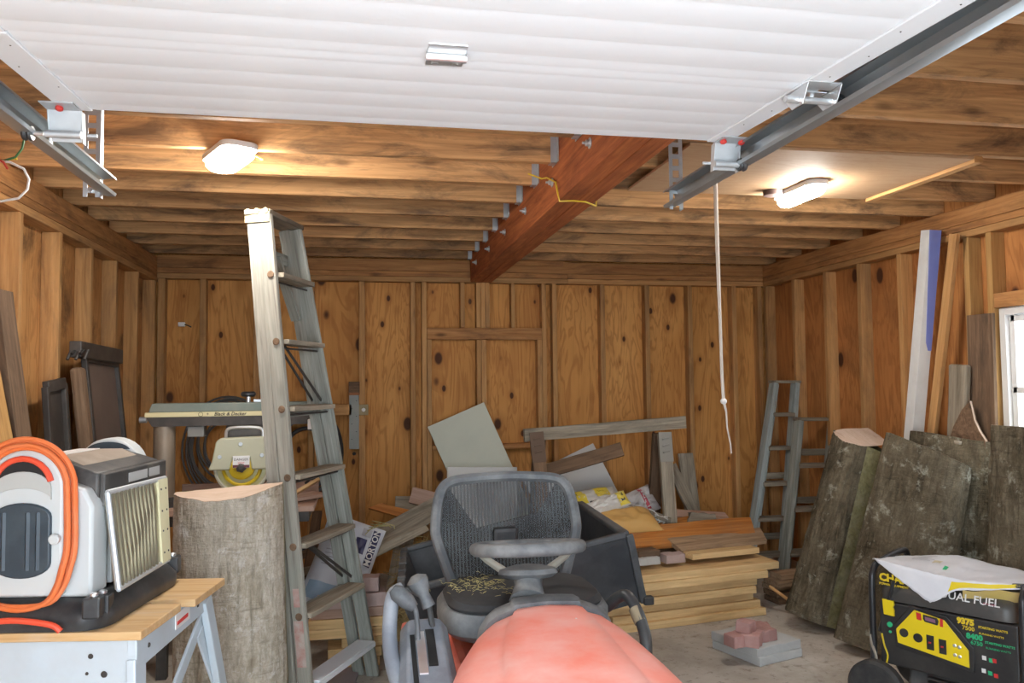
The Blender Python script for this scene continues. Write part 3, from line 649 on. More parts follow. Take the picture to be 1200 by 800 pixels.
for y in (3.72, 4.40):
    o = MB().lathe([(.1, -.05), (.17, -.05), (.19, -.03), (.19, .03), (.17, .05), (.1, .05)], (.80, y, .19), (0, 1, 0), 24).build('tyre', RUBBER, ct, smooth=True)
    MB().lathe([(.1, -.03), (.1, .03), (.02, .04), (.02, -.04)], (.80, y, .19), (0, 1, 0), 18).build('wheel_rim', WHITEP, o)
MB().box((.8, 4.06, .19), (.04, .6, .04)).box((.74, 4.06, .24), (.8, .08, .05)).build('axle', DARKM, ct)

# ================================================================== TALL WOODEN STEPLADDER
nb, nt, fb, ft = V((-.255, 3.70, 0)), V((-.452, 3.75, 2.275)), V((.03, 4.265, 0)), V((-.345, 4.10, 2.275))
sp = V((.44, .9, 0)).normalized(); la = V((.9, -.44, 0)).normalized()
ld = thing('stepladder', 'tall weathered grey wooden stepladder folded upright beside the sawn stump', 'stepladder', (-.1, 3.98, 0))
for tg, b0, t0, m in (('near', nb, nt, 'ladder'), ('far', fb, ft, 'ladderdark')):
    for off, nm in ((-.036, 'rear_leg'), (.036, 'rail')):
        o = board(nm, b0+la*off*1.12, t0+la*off*.8, .068 if off > 0 else .062, .024, W[m], la, ld, bevel=.004, rough=.002)
lerp = lambda p, q, f: p + (q-p)*f
for i in range(7):
    z = .175 + .304*i; f = z/2.275
    p, q = lerp(nb, nt, f)+la*.04, lerp(fb, ft, f)+la*.04
    p += sp*.012; q -= sp*.012
    st_ = board('step', p, q, .10 if i else .105, .022, W['grey'] if i else WHITE, la, ld, bevel=.003)
    bb = MB().lathe([(.016, 0), (.017, .004), (.012, .006)], lerp(nb, nt, f)+la*.042-sp*.012, -sp, 12); bb.build('rail_plug', W['brownold'], ld)
    if i: 
        rodm = MB().cyl(lerp(nb, nt, f-.012)+la*.04, lerp(fb, ft, f-.012)+la*.04, .005, 6); rodm.build('tie_rod', DARKM, ld)
MB().bar(lerp(nb, nt, .0825)+la*.042+sp*.03, lerp(fb, ft, .0825)+la*.042-sp*.03, .095, .004, la)
o = board('white_plate', lerp(nb, nt, .0838)+la*.045+sp*.03, lerp(fb, ft, .0838)+la*.045-sp*.02, .098, .006, WHITE, la, ld); o['label'] = 'white painted lowest step'
SMR = plain('red_paint_smear', (.36, .14, .12), .85, 0, dust=(.42, .36, .31), amt=.9, scale=14, lo=.35, hi=.6)
for z0_, z1_, w_ in ((.52, .60, .030), (.26, .46, .045)):
    a_, b2_ = lerp(nb, nt, z0_/2.275)+la*.036-sp*.0124, lerp(nb, nt, z1_/2.275)+la*.036-sp*.0124
    o = MB().bar(a_, b2_, w_, .001, la).build('paint_smear', SMR, ld); o['label'] = 'faded red paint smear'
for z, z2 in ((1.68, 1.42), (.78, .52)):
    f, f2 = z/2.275, z2/2.275
    MB().bar(lerp(nb, nt, f)*.75+lerp(fb, ft, f)*.25+la*.02, lerp(fb, ft, f2)+la*.02-sp*.014, .014, .004, (0, 0, 1)).build('brace', DARKM, ld)
    MB().bar(lerp(nb, nt, f)*.7+lerp(fb, ft, f)*.3-la*.02, lerp(fb, ft, f2)-la*.03-sp*.014, .014, .004, (0, 0, 1)).build('brace', DARKM, ld)
for z in (2.12, 1.375, .45):
    f = z/2.275; board('rear_bar', lerp(nb, nt, f)-la*.045+sp*.013, lerp(fb, ft, f)-la*.045-sp*.013, .055, .02, W['ladderdark'], (0, 0, 1), ld)
board('rear_slat', lerp(nb, nt, .93)*.45+lerp(fb, ft, .93)*.55-la*.03, lerp(nb, nt, .80)*.12+lerp(fb, ft, .80)*.88-la*.03, .05, .014, W['ladderdark'], la, ld)
board('top_cap', nt+V((0, 0, .012))-sp*.02, ft+V((0, 0, .012))+sp*.02, .125, .024, W['dull'], la, ld, bevel=.005)
bb = MB(); bb.bar(nt-sp*.0165+V((0, 0, -.035)), nt-sp*.0165+V((0, 0, .01)), .125, .005, la)
for s in (-.045, 0, .045): bb.cyl(nt+la*s-sp*.024+V((0, 0, .015)), nt+la*s+sp*.02+V((0, 0, .015)), .013, 10)
h = bb.build('hinge_plate', plain('brass_hinge', (.42, .38, .24), .5, .5, dust=(.3, .28, .2), amt=.5), ld, smooth=True, angle=30)
bb = MB()
for s in (-.035, .035): bb.lathe([(.007, 0), (.005, .003)], nt+la*s-sp*.019+V((0, 0, -.02)), -sp, 8)
bb.build('screw', CHROME, h)
# ================================================================== LOGS
def bark_mat(name, cols, lich):
    k = NT(name); p = k.pos((9, 9, 3.0))
    a = k.noise(p, 1.5, 8, .7, .5); c = k.ramp(a, [(.3, cols[0]), (.48, cols[1]), (.68, cols[2])])
    dn = k.n('ShaderNodeTexNoise'); k.l(k.pos((1, 1, 1)), dn.inputs['Vector']); dn.inputs['Scale'].default_value = 18; dn.inputs['Detail'].default_value = 4
    dm = k.n('ShaderNodeVectorMath', operation='SCALE'); k.l(dn.outputs['Color'], dm.inputs[0]); dm.inputs[3].default_value = .12
    da = k.n('ShaderNodeVectorMath', operation='ADD'); k.l(k.pos((1, 1, 1)), da.inputs[0]); k.l(dm.outputs[0], da.inputs[1])
    dp = k.n('ShaderNodeMapping'); dp.inputs['Scale'].default_value = (44, 44, 26); k.l(da.outputs[0], dp.inputs['Vector'])
    vo = k.n('ShaderNodeTexVoronoi', feature='DISTANCE_TO_EDGE'); k.l(dp.outputs[0], vo.inputs['Vector']); vo.inputs['Scale'].default_value = 1
    fn = k.noise(k.pos((60, 60, 30)), 1, 6, .7)
    c = k.mix(k.ramp(fn, [(.35, .55), (.6, 0)]), c, cols[0])
    hz = k.noise(k.pos((9, 9, 55)), 1, 5, .65, .4); c = k.mix(k.ramp(hz, [(.30, .7), (.44, 0)]), c, tuple(x*.6 for x in cols[0]))
    vz = k.noise(k.pos((50, 50, 6)), 1, 5, .6, .3); c = k.mix(k.ramp(vz, [(.34, .7), (.48, 0)]), c, tuple(x*.7 for x in cols[0]))
    big = k.noise(k.pos((1, 1, 1)), 3.2, 4, .6); c = k.mix(k.ramp(big, [(.4, 0), (.65, .5)]), c, cols[2])
    cr = k.ramp(vo.outputs['Distance'], [(.0, 0), (.16, 1)]); c = k.mix(k.math('MULTIPLY', k.math('SUBTRACT', 1, cr), .2), c, cols[0])
    l = k.noise(k.pos((1, 1, 1)), 9, 7, .75, .3); c = k.mix(k.math('MULTIPLY', k.ramp(l, [(.56, 0), (.66, 1)]), .75), c, lich)
    k.bump(k.math('ADD', k.math('ADD', hz, vz), k.math('ADD', fn, a)), 1.0, .014); return k.done(c, .95, 0, .15)
BARK = bark_mat('tree_bark', [(.048, .038, .024), (.135, .110, .070), (.245, .205, .140)], (.43, .42, .34))
BARKL = bark_mat('pale_tree_bark', [(.25, .20, .13), (.50, .43, .33), (.64, .59, .50)], (.70, .67, .62))
CUT = wood('log_end_grain', (.62, .48, .38), (.56, .42, .32), (.44, .31, .22), knots=0, fine=.4, var=.03, rough=.85)
SAWN = wood('sawn_log_side', (.27, .24, .115), (.20, .175, .08), (.11, .095, .045), stain=(.30, .28, .19), amt=.6, knots=0, var=.03, rough=.85, fine=.8)
def slab(name, label, base, topc, u, W0, W1, T, edge, mb, group='half logs leaning on the right wall', cat='log', dip=0, slope=0, seed=0, nu=56, nv=90, amp=.011, tilt=0, side=True, notch=False):
    """half log: bark bowed out along n, sawn edges of depth edge, flat back; local z runs up the log"""
    base, topc = V(base), V(topc); w = (topc-base); L = w.length; w.normalize(); u = V(u); u = (u-w*u.dot(w)).normalized(); n = u.cross(w)
    if n.y > 0 and abs(n.y) > abs(n.x) or (n.x > 0 and abs(n.x) >= abs(n.y)): n = -n
    M = Matrix.Identity(4)
    for i in range(3): M[i][0], M[i][1], M[i][2], M[i][3] = u[i], n[i], w[i], base[i]
    o = thing(name, label, cat, base, group)
    def prof(f, s):
        W_ = (W0+(W1-W0)*s)/2*(1+.03*mnoise.noise(V((s*3, seed, 1))))
        t = PI*(1-f); x = W_*math.copysign(abs(math.cos(t))**.85, math.cos(t)); y = edge + T*math.sin(t)**.9
        return x, y
    def ltop(x, y): return L - dip*(1-(2*x/W1)**2)*(y/(T+edge)) - slope*x - tilt*y + .006*mnoise.noise(V((x*14, y*9, seed)))
    def surf(f, s):
        x, y = prof(f, s); t = PI*(1-f)
        z = s*L
        d = mnoise.noise(V((f*26+seed, z*7, 1)))*.6 + abs(mnoise.noise(V((f*13+seed, z*4.5, 7))))*1.0 + mnoise.noise(V((f*60, z*30, seed)))*.35
        d = d*amp*min(1, 8*min(f, 1-f)+.15)
        x += d*math.cos(t); y += d*math.sin(t)
        if s > .9: z = z + (ltop(x, y)-L)*(s-.9)/.1
        return V((x, y, z))
    bb = MB().grid(surf, nu, nv); bb.build('bark', mb, o, smooth=True, M=M, angle=80)
    for s, nm in ((1, 'top_cut'), (0, 'bottom_cut')):
        edge_ = [surf(i/nu, s) for i in range(nu+1)]; xs = [edge_[0].x, edge_[-1].x]
        bk = lambda x: V((x, 0, ltop(x, 0) if s else 0)); rings = []
        cut = MB(); vs = []; m = 6
        for i, p in enumerate(edge_):
            q = bk(p.x*.995)
            for j in range(m+1):
                r = p.lerp(q, j/m)
                if s: r.z = ltop(r.x, r.y)+.001 + (-.03*max(0, 1-abs(r.x-.01)/.008)*(j < 3) if notch else 0)
                vs.append(r)
        cut.add(vs, [(i*(m+1)+j, (i+1)*(m+1)+j, (i+1)*(m+1)+j+1, i*(m+1)+j+1) for i in range(nu) for j in range(m)])
        cut.build(nm, CUT, o, M=M)
    for f, sg in ((0, -1), (1, 1)):
        e = MB(); e.grid(lambda a, c, f=f: (lambda p: V((p.x*(1-.004*a), p.y*(1-a), p.z)))(surf(f, c)), 2, 40); e.build('sawn_edge', SAWN, o, M=M, smooth=True)
    MB().grid(lambda a, c: (lambda p, q: V((p.x+(q.x-p.x)*a, 0, p.z+(q.z-p.z)*a)))(surf(0, c), surf(1, c)), 4, 20).build('sawn_back', SAWN, o, M=M)
    return o
# stump by the ladder
slab('log_stump', 'pale barked half log standing on end beside the tall grey stepladder', (-.535, 3.645, 0), (-.550, 3.645, 1.06), (1, 0, 0), .47, .435, .15, .03, BARKL, group=None, dip=.035, slope=-.05, seed=3, notch=True, amp=.013, tilt=-.02)
slab('half_log', 'leaning half log with a round pale cut top and a wide green sawn edge', (2.84, 4.50, .0), (3.22, 4.52, 1.14), (.15, -.99, 0), .31, .235, .11, .19, BARK, seed=11, slope=.38, tilt=.34)
slab('half_log', 'wide dark barked half log leaning behind the generator, second from the left', (2.82, 3.97, 0), (3.155, 4.01, 1.09), (.77, -.64, 0), .54, .45, .12, .02, BARK, seed=23, slope=.22)
slab('half_log', 'dark half log leaning behind the other two, between the wide one and the rightmost', (3.13, 3.93, 0), (3.34, 4.02, 1.16), (.5, -.87, 0), .50, .48, .05, .02, BARK, seed=37, slope=.10)
slab('half_log', 'broad dark half log nearest the window, rightmost of those leaning on the wall', (3.27, 3.34, 0), (3.415, 3.40, 1.23), (.50, -.86, 0), .62, .58, .10, .02, BARK, seed=51, slope=.05)

# ================================================================== FOLDING WORKBENCH AND THE MACHINE ON IT
U, VV, ZZ = V((.986, -.167, 0)), V((.167, .986, 0)), V((0, 0, 1))
def loc(o): return lambda a, b, c: V(o) + U*a + VV*b + ZZ*c
BO = (-.633, 2.545, .78); Lb = loc(BO)
BLUE = plain('pale_steel_paint', (.50, .57, .62), .42, .1, dust=(.42, .45, .46), amt=.5, scale=4)
wb = thing('folding_workbench', 'folding workbench with two wooden jaws and pale blue steel legs', 'workbench', Lb(-.45, .3, -.78))
def obox(bb, L_, a0, a1, b0, b1, c0, c1): bb.loft([[L_(a, b0, c0), L_(a, b1, c0), L_(a, b1, c1), L_(a, b0, c1)] for a in (a0, a1)]); return bb
def mbox(name, L_, a0, a1, b0, b1, c0, c1, m, par, bevel=.003):
    M = basis(L_((a0+a1)/2, (b0+b1)/2, (c0+c1)/2), U, VV); return MB().box((0, 0, 0), (a1-a0, b1-b0, c1-c0)).build(name, m, par, M=M, bevel=bevel)
mbox('jaw_board', Lb, -.92, 0, 0, .30, -.026, 0, W['benchtop'], wb)
mbox('jaw_board', Lb, -.90, .028, .35, .646, -.026, 0, W['benchtop'], wb)
mbox('apron', Lb, -.90, -.02, .02, .035, -.17, -.027, BLUE, wb)
for a in (-.86, -.035):
    bb = MB(); bb.bar(Lb(a, .02, -.075), Lb(a, .62, -.055), .095, .03, (0, 0, 1)); eb = bb.build('end_beam', BLUE, wb, bevel=.004)
    if a > -.1:
        MB().bar(Lb(a+.017, .30, -.062), Lb(a+.017, .42, -.058), .05, .003, (0, 0, 1)).build('warning_sticker', WHITEP, eb)
        MB().bar(Lb(a+.019, .31, -.068), Lb(a+.019, .40, -.064), .012, .003, (0, 0, 1)).build('red_stripe', REDP, eb)
    s = 1 if a > -.1 else -1
    MB().bar(Lb(a+.0, .05, -.09), Lb(a+.05*s, -.03, -.78), .075, .028, VV).build('leg', BLUE, wb, bevel=.004)
    MB().bar(Lb(a+.012*s, .585, -.06), Lb(a+.06*s, .80, -.78), .065, .026, VV).build('leg', BLUE, wb, bevel=.004)
    MB().bar(Lb(a-.012*s, .08, -.50), Lb(a-.004*s, .60, -.13), .05, .012, (0, 0, 1)).build('cross_brace', BLUE, wb, bevel=.003)
    MB().bar(Lb(a, .56, -.17), Lb(a+.02*s, .70, -.42), .06, .01, VV).build('gusset', BLUE, wb, bevel=.003)
for a, c, r in ((-.155, -.075, .008), (-.165, -.125, .005), (-.115, -.128, .010), (-.70, -.08, .008)): MB().lathe([(r, 0), (r*.8, .003)], Lb(a, .0195, c), -VV, 14).build('bolt', DARKM, wb)
for b_, c in ((.10, -.07), (.50, -.06), (.60, -.085)): MB().lathe([(.008, 0), (.006, .003)], Lb(-.019, b_, c), U, 12).build('bolt', DARKM, wb)
mbox('step_board', Lb, -.82, -.05, .03, .66, -.56, -.535, W['pinkwood'], wb)
j = Lb(-.12, .56, -.535); jar = thing('glass_jar', 'small green glass jar under the workbench', 'jar', j)
JG = plain('green_glass', (.16, .24, .20), .15); MB().lathe([(.032, 0), (.036, .005), (.036, .075), (.028, .09)], j+V((0, 0, .001)), seg=20).build('jar_body', JG, jar, smooth=True)
MB().lathe([(.030, 0), (.031, .018), (.028, .02)], j+V((0, 0, .091)), seg=20).build('jar_lid', plain('dull_lid', (.3, .33, .3), .5, .6), jar, smooth=True)

# machine: benchtop planer, end shells facing the camera and the back wall
GREY = plain('light_grey_casing', (.50, .53, .53), .45, 0, dust=(.50, .47, .42), amt=.35, scale=4)
NAVY = plain('dark_vent_plastic', (.028, .045, .06), .4, 0, dust=(.06, .085, .10), amt=.6, scale=9)
CHAR = plain('charcoal_casing', (.035, .037, .038), .5, 0, dust=(.17, .155, .135), amt=.6, scale=6)
DUST = plain('sawdust_cover', (.30, .25, .20), .9, 0, dust=(.45, .38, .31), amt=.7, scale=7)
ORNG = plain('orange_cord', (.68, .15, .035), .5, 0, dust=(.62, .25, .13), amt=.4)
ORH = plain('orange_handle', (.72, .08, .035), .45)
mo = V((-.79, 2.62, .78)); Lm = loc(mo); AC = -.194
pm = thing('benchtop_planer', 'grey and black benchtop planer wrapped in an orange cord, standing on the folding workbench', 'machine', Lm(AC, .28, .001))
def shell(pts, b0, b1): return [[Lm(a, b, c) for a, c in pts] for b in (b0, b1)]
# base
def basep(c, e): return [Lm(AC + p[0], .255 + p[1], c) for p in rrect(.49+e, .60+e, .08, 6)]
MB().loft([basep(.002, 0), basep(.02, .01), basep(.045, .01), basep(.075, -.03), basep(.09, -.10)]).build('base', BLACKP, pm, smooth=True, angle=40)
hb = catmull([Lm(AC-.14, -.072, .012), Lm(AC-.11, -.074, .032), Lm(AC, -.076, .046), Lm(AC+.11, -.074, .032), Lm(AC+.14, -.072, .012)], 5)
MB().tube(hb, .009, 8).build('base_handle', ORH, pm, smooth=True)
def arch(hw, c0, cs, n=16, k=1.0):
    return [(AC-hw, c0)] + [(AC - hw*math.cos(PI*i/n), cs + hw*k*math.sin(PI*i/n)) for i in range(n+1)] + [(AC+hw, c0)]
# front and rear shells (light grey) with raised arch plates
for b0, b1, fs in ((0, .10, -1), (.44, .54, 1)):
    body = [(-.385, .09), (-.385, .36), (-.36, .41), (-.30, .43), (-.09, .43), (-.03, .41), (-.003, .36), (-.003, .09)]
    MB().loft(shell(body, b0, b1)).build('end_casing', GREY, pm, smooth=True, bevel=.01, angle=30)
    q0, q1 = (b0-.028, b0+.05) if fs < 0 else (b1-.05, b1+.028)
    pl = MB().loft(shell(arch(.116, .10, .417), q0, q1)).build('arch_plate', GREY, pm, smooth=True, bevel=.008, angle=30)
    if fs > 0:
        MB().loft([[Lm(AC-.08*math.cos(PI*i/14), q0+d, .485+.035*math.sin(PI*i/14)) for i in range(1, 14)] for d in (-.003, .01)]).build('handle_recess', NAVY, pl)
    if fs < 0:
        f = q0-.001
        ho = [(AC-.084*math.cos(PI*i/14), .42+.086*math.sin(PI*i/14)) for i in range(15)]
        MB().loft([[Lm(a, f+d, c) for a, c in ho[1:-1]] for d in (-.002, .012)]).build('handle_recess', plain('recess_black', (.012, .012, .012), .8), pl)
        MB().tube([Lm(AC-.086*math.cos(PI*i/14), f-.006, .422+.086*math.sin(PI*i/14)) for i in range(1, 14)], .009, 8).build('carry_handle', ORH, pl, smooth=True)
        lo = [(AC-.084*math.cos(PI*i/14), .42+.05*math.sin(PI*i/14)) for i in range(15)] + [(AC+.084, .385)] + [(AC+.084*math.cos(PI*i/14), .385+.035*math.sin(PI*i/14)) for i in range(1, 14)] + [(AC-.084, .385)]
        MB().loft([[Lm(a, f+d, c) for a, c in lo] for d in (-.006, .01)]).build('handle_scoop', plain('scoop_grey', (.42, .43, .41), .5), pl, smooth=True, bevel=.004)
        ve = [(a, c) for a, c in [(AC-.086, .20), (AC-.086, .335)] + [(AC-.086*math.cos(PI*i/12), .335+.042*math.sin(PI*i/12)) for i in range(1, 12)] + [(AC+.086, .335), (AC+.086, .20)] + [(AC+.086*math.cos(PI*i/12), .20-.045*math.sin(PI*i/12)) for i in range(1, 12)]]
        vp = MB().loft([[Lm(a, f+d, c) for a, c in ve] for d in (-.010, .01)]).build('vent_panel', NAVY, pl, smooth=True, bevel=.005, angle=30)
        bb = MB()
        for a in (-.05, .02, .05): bb.loft([[Lm(AC+a-.008, f-.009, c), Lm(AC+a, f-.016, c), Lm(AC+a+.008, f-.009, c)] for c in (.18, .35)], caps=True)
        bb.build('vent_rib', NAVY, vp, smooth=True)
        MB().lathe([(.016, 0), (.016, .014), (.012, .018)], Lm(AC+.098, f+.002, .27), -VV, 16).build('cord_hook', GREY, pl, smooth=True)
# cord wound round the front plate
for i in range(4):
    rr = .122+.009*i; bo = -.022+.004*i-(.012 if i % 2 else 0)
    pts = [(AC-rr*math.cos(PI*j/12), .417+rr*math.sin(PI*j/12)) for j in range(13)]
    pts = [(AC-rr, .20)] + pts + [(AC+rr+.004, .25), (AC+rr-.003, .18), (AC+rr*.86, .13-.0*i), (AC+rr*.6, .085), (AC, .062+.004*i), (AC-rr*.6, .085), (AC-rr*.9, .13)]
    MB().tube(catmull([Lm(a, bo - (.014 if c < .2 else 0), c) for a, c in pts], 4, True), .0075, 8, True).build('power_cord', ORNG, pm, smooth=True)
# top cover, sides, table
tc = [(-.37, .37), (-.34, .45), (-.27, .490), (-.13, .490), (-.04, .462), (-.012, .452), (-.012, .36)]
MB().loft(shell(tc, .05, .50)).build('top_cover', CHAR, pm, smooth=True, bevel=.008, angle=30)
MB().loft(shell([(-.30, .480), (-.26, .498), (-.13, .498), (-.055, .463), (-.055, .456), (-.13, .489), (-.26, .489)], .09, .46)).build('sawdust_layer', DUST, pm, smooth=True)
MB().loft(shell([(-.33, .462), (-.30, .488), (-.27, .501), (-.20, .501), (-.20, .492)], .06, .44)).build('white_cover_edge', WHITEP, pm)
hd = MB().loft(shell([(-.012, .35), (.003, .35), (.003, .448), (-.012, .452)], .06, .52)).build('head_casing', CHAR, pm, bevel=.003)
for b0, b1 in ((.22, .36), (.375, .46)):
    MB().loft(shell([(.0032, .405), (.0045, .405), (.0045, .435), (.0032, .435)], b0, b1)).build('label_sticker', plain('grey_sticker', (.42, .43, .42), .5), hd)
MB().loft(shell([(-.30, .10), (-.06, .10), (-.06, .36), (-.30, .36)], .10, .44)).build('cutter_head', BLACKP, pm)
for b in (.115, .425):
    MB().cyl(Lm(-.022, b, .06), Lm(-.022, b, .36), .009, 12).build('chrome_column', CHROME, pm, smooth=True)
MB().loft(shell([(-.06, .10), (-.006, .10), (-.006, .23), (-.03, .25), (-.06, .25)], .13, .20)).build('side_lever', GREY, pm, bevel=.004)
TBL = plain('ribbed_aluminium', (.40, .37, .28), .32, .75, dust=(.27, .24, .18), amt=.6, scale=5)
TBE = plain('cream_edge', (.70, .66, .42), .45, .1)
p00, p10, p01 = Lm(.055, .03, .062), Lm(.055, .44, .062), Lm(.012, .05, .325)
p00, p10, p11, p01 = PY(139, 690, 2.66), PY(197, 655, 3.02), PY(193, 560, 3.02), PY(126, 577, 2.68)
tu, tv = (p10-p00), (p01-p00); tn = tu.cross(tv).normalized()
if tn.x < 0: tn = -tn
def tp(a, c, d=0): return p00*(1-a)*(1-c)+p10*a*(1-c)+p11*a*c+p01*(1-a)*c + tn*d
tb = MB().add([tp(0, 0), tp(1, 0), tp(1, 1), tp(0, 1)] + [tp(a, c, -.012) for a, c in ((0, 0), (1, 0), (1, 1), (0, 1))], [(0,1,2,3),(4,7,6,5),(0,4,5,1),(1,5,6,2),(2,6,7,3),(3,7,4,0)]).build('feed_table', TBL, pm)
bb = MB()
for i in range(11):
    a = .05+.068*i; bb.add([tp(a-.012, .02), tp(a+.012, .02), tp(a+.012, .98), tp(a-.012, .98), tp(a-.012, .02, .008), tp(a+.012, .02, .008), tp(a+.012, .98, .008), tp(a-.012, .98, .008)], [(0,3,2,1),(4,5,6,7),(0,1,5,4),(1,2,6,5),(2,3,7,6),(3,0,4,7)])
bb.build('table_rib', TBL, tb)
bb = MB().add([tp(a, c, d) for d in (.001, .010) for a, c in ((.82, 0), (1, 0), (1, 1), (.82, 1))], [(0,3,2,1),(4,5,6,7),(0,1,5,4),(1,2,6,5),(2,3,7,6),(3,0,4,7)]); bb.build('table_edge', TBE, tb)
bb = MB()
for c in (.12, .38, .62, .88):
    for a in (.86, .95): bb.lathe([(.004, 0), (.003, .002)], tp(a, c, .0105), tn, 8)
bb.build('rivet', DARKM, tb)
for q0, q1 in (((0, 0), (0, 1)), ((0, 1), (1, 1)), ((0, 0), (1, 0))): MB().tube([tp(*q0, .0), tp(*q1, .0)], .009, 8).build('table_rim', GALV, tb, smooth=True)
for a, b_, c in ((.05, -.03, .09), (.052, .02, .085), (.05, .545, .085)):
    o = MB().box(Lm(a-.03, b_, c-.02), (.05, .06, .06)).build('foot', BLACKP, pm, bevel=.006); MB().lathe([(.012, 0), (.012, .008), (.006, .012)], Lm(a-.03, b_, c+.011), (0, 0, 1), 12).build('bolt', CHROME, o, smooth=True)

# ================================================================== RADIAL ARM SAW
SY = 4.56
CREAM = plain('cream_enamel', (.46, .45, .32), .5, 0, dust=(.38, .36, .26), amt=.4)
GGREEN = plain('grey_green_enamel', (.13, .16, .135), .5, .1, dust=(.22, .22, .18), amt=.5)
YEL = plain('yellow_plastic', (.62, .44, .02), .45)
STRIPE = plain('cream_stripe', (.62, .54, .30), .5)
x0, x1 = -1.11, -.19
rs = thing('radial_arm_saw', 'radial arm saw with cream blade guard and yellow hub, behind the stump', 'saw', (-1.03, SY, 0))
am = MB(); zb, zt = 1.286, 1.408
MB().loft([[V((x0+.03, SY-.055, zb)), V((x0, SY-.06, zb+.05)), V((x0, SY+.06, zb+.05)), V((x0+.03, SY+.055, zb))], [V((x1, SY-.055, zb)), V((x1, SY-.06, zb+.05)), V((x1, SY+.06, zb+.05)), V((x1, SY+.055, zb))]]).build('lower_track', plain('arm_dark', (.05, .043, .038), .5, .2, dust=(.12, .1, .085), amt=.6), rs)
arm = MB().loft([[V((x, SY-.058, zb+.074)), V((x+.015, SY-.05, zt)), V((x+.015, SY+.05, zt)), V((x, SY+.058, zb+.074))] for x in (x0+.01, x1)]).build('arm', GGREEN, rs, bevel=.006)
sp_ = MB().box(((x0+x1)/2, SY, zb+.062), (x1-x0+.012, .126, .025)).build('cream_stripe', STRIPE, arm, bevel=.002)
blk = plain('black_print', (.02, .018, .015), .6)
Mt = lambda x, z: basis(V((x, SY-.0645, z)), (1, 0, 0), (0, 0, 1))
text('lettering', 'Black & Decker', .026, blk, arm, Mt(-.685, zb+.062), shear=.25, bold=.0004)
text('lettering', '+', .026, blk, arm, Mt(-.80, zb+.062)); text('lettering', 'COMMERCIAL', .014, blk, arm, Mt(-.45, zb+.064))
MB().tube([V((-.835+.011*math.cos(2*PI*i/16), SY-.0645, zb+.062+.011*math.sin(2*PI*i/16))) for i in range(16)], .0012, 4, True).build('emblem', blk, arm)
kb = MB().cyl((-.60, SY, zt), (-.60, SY, zt+.03), .012, 10).build('knob_stem', CHROME, rs, smooth=True)
MB().lathe([(.03, 0), (.04, .008), (.04, .02), (.03, .028)], (-.60, SY, zt+.03), seg=18).build('knob', BLACKP, kb, smooth=True)
MB().box((-.50, SY, zt+.008), (.14, .03, .014)).build('scale_pointer', GALV, arm)
MB().cyl((-1.03, SY, .86), (-1.03, SY, 1.286), .055, 24).build('column', plain('dusty_column', (.24, .19, .14), .5, .3, dust=(.33, .26, .19), amt=.5), rs, smooth=True)
MB().lathe([(.085, 0), (.085, .03), (.06, .05)], (-1.03, SY, .86), seg=24).build('column_collar', DARKM, rs, smooth=True)
MB().box((-.865, SY, 1.255), (.085, .08, .058)).build('switch_box', plain('box_grey', (.20, .19, .17), .6), rs, bevel=.005)
gy = SY-.10
gp = [(-.783, 1.055), (-.765, 1.10), (-.745, 1.205), (-.725, 1.222), (-.50, 1.228), (-.48, 1.215), (-.462, 1.10), (-.455, 1.055), (-.563, 1.055), (-.573, 1.118), (-.66, 1.116), (-.675, 1.055)]
gd_ = MB().prism(gp, (0, gy-.04, 0), (1, 0, 0), (0, 0, 1), (0, .08, 0)).build('blade_guard', CREAM, rs, bevel=.008)
bb = MB()
for x, z in ((-.62, 1.19), (-.725, 1.125), (-.512, 1.13)): bb.lathe([(.011, 0), (.009, .004)], (x, gy-.0405, z), (0, -1, 0), 12)
bb.build('screw', GALV, gd_)
stk = MB().box((-.616, gy-.043, 1.098), (.085, .006, .062)).build('warning_label', WHITEP, gd_, bevel=.001)
text('lettering', 'DANGER', .018, blk, stk, basis(V((-.616, gy-.0465, 1.110)), (1, 0, 0), (0, 0, 1))); MB().box((-.616, gy-.0465, 1.075), (.083, .001, .014)).build('red_stripe', plain('dark_red', (.12, .03, .04), .5), stk)
text('lettering', 'STOP', .014, REDP, stk, basis(V((-.616, gy-.0465, 1.091)), (1, 0, 0), (0, 0, 1)))
bc = V((-.617, gy, 1.068))
MB().lathe([(.012, -.0012), (.14, -.0012), (.14, .0012), (.012, .0012)], bc, (0, -1, 0), 48).build('saw_blade', plain('yellowed_blade', (.50, .47, .28), .4, .5, dust=(.52, .46, .10), amt=.7, scale=12), rs)
bl = MB().tube([bc + V((.135*math.cos(a), -.012, .135*math.sin(a))) for a in [PI+PI*i/24 for i in range(25)]], .009, 6).build('lower_guard', plain('clear_guard', (.48, .46, .36), .3), rs, smooth=True)
MB().lathe([(.068, .0), (.066, .022), (.05, .03), (.02, .032)], bc - V((0, .002, 0)), (0, -1, 0), 28).build('yellow_hub', YEL, rs, smooth=True)
MB().tube([bc + V((.095*math.cos(a), -.006, .095*math.sin(a))) for a in [PI*1.05+PI*.9*i/20 for i in range(21)]], .010, 6).build('hub_ring', YEL, rs, smooth=True)
MB().lathe([(.028, .0), (.028, .008), (.012, .014)], bc - V((0, .036, 0)), (0, -1, 0), 6).build('arbor_nut', DARKM, rs)
MB().tube(catmull([V((-.70, gy, 1.222)), V((-.695, gy, 1.262)), V((-.66, gy, 1.275)), V((-.56, gy, 1.275)), V((-.515, gy, 1.262)), V((-.51, gy, 1.225))], 5), .009, 8).build('handle', CHROME, rs, smooth=True)
MB().box((-.60, SY, 1.25), (.22, .10, .075)).build('carriage', DARKM, rs, bevel=.01)
MB().lathe([(.06, 0), (.085, .02), (.085, .2), (.07, .23)], (-.60, SY-.04, 1.09), (0, 1, 0), 24).build('motor', CREAM, rs, smooth=True)
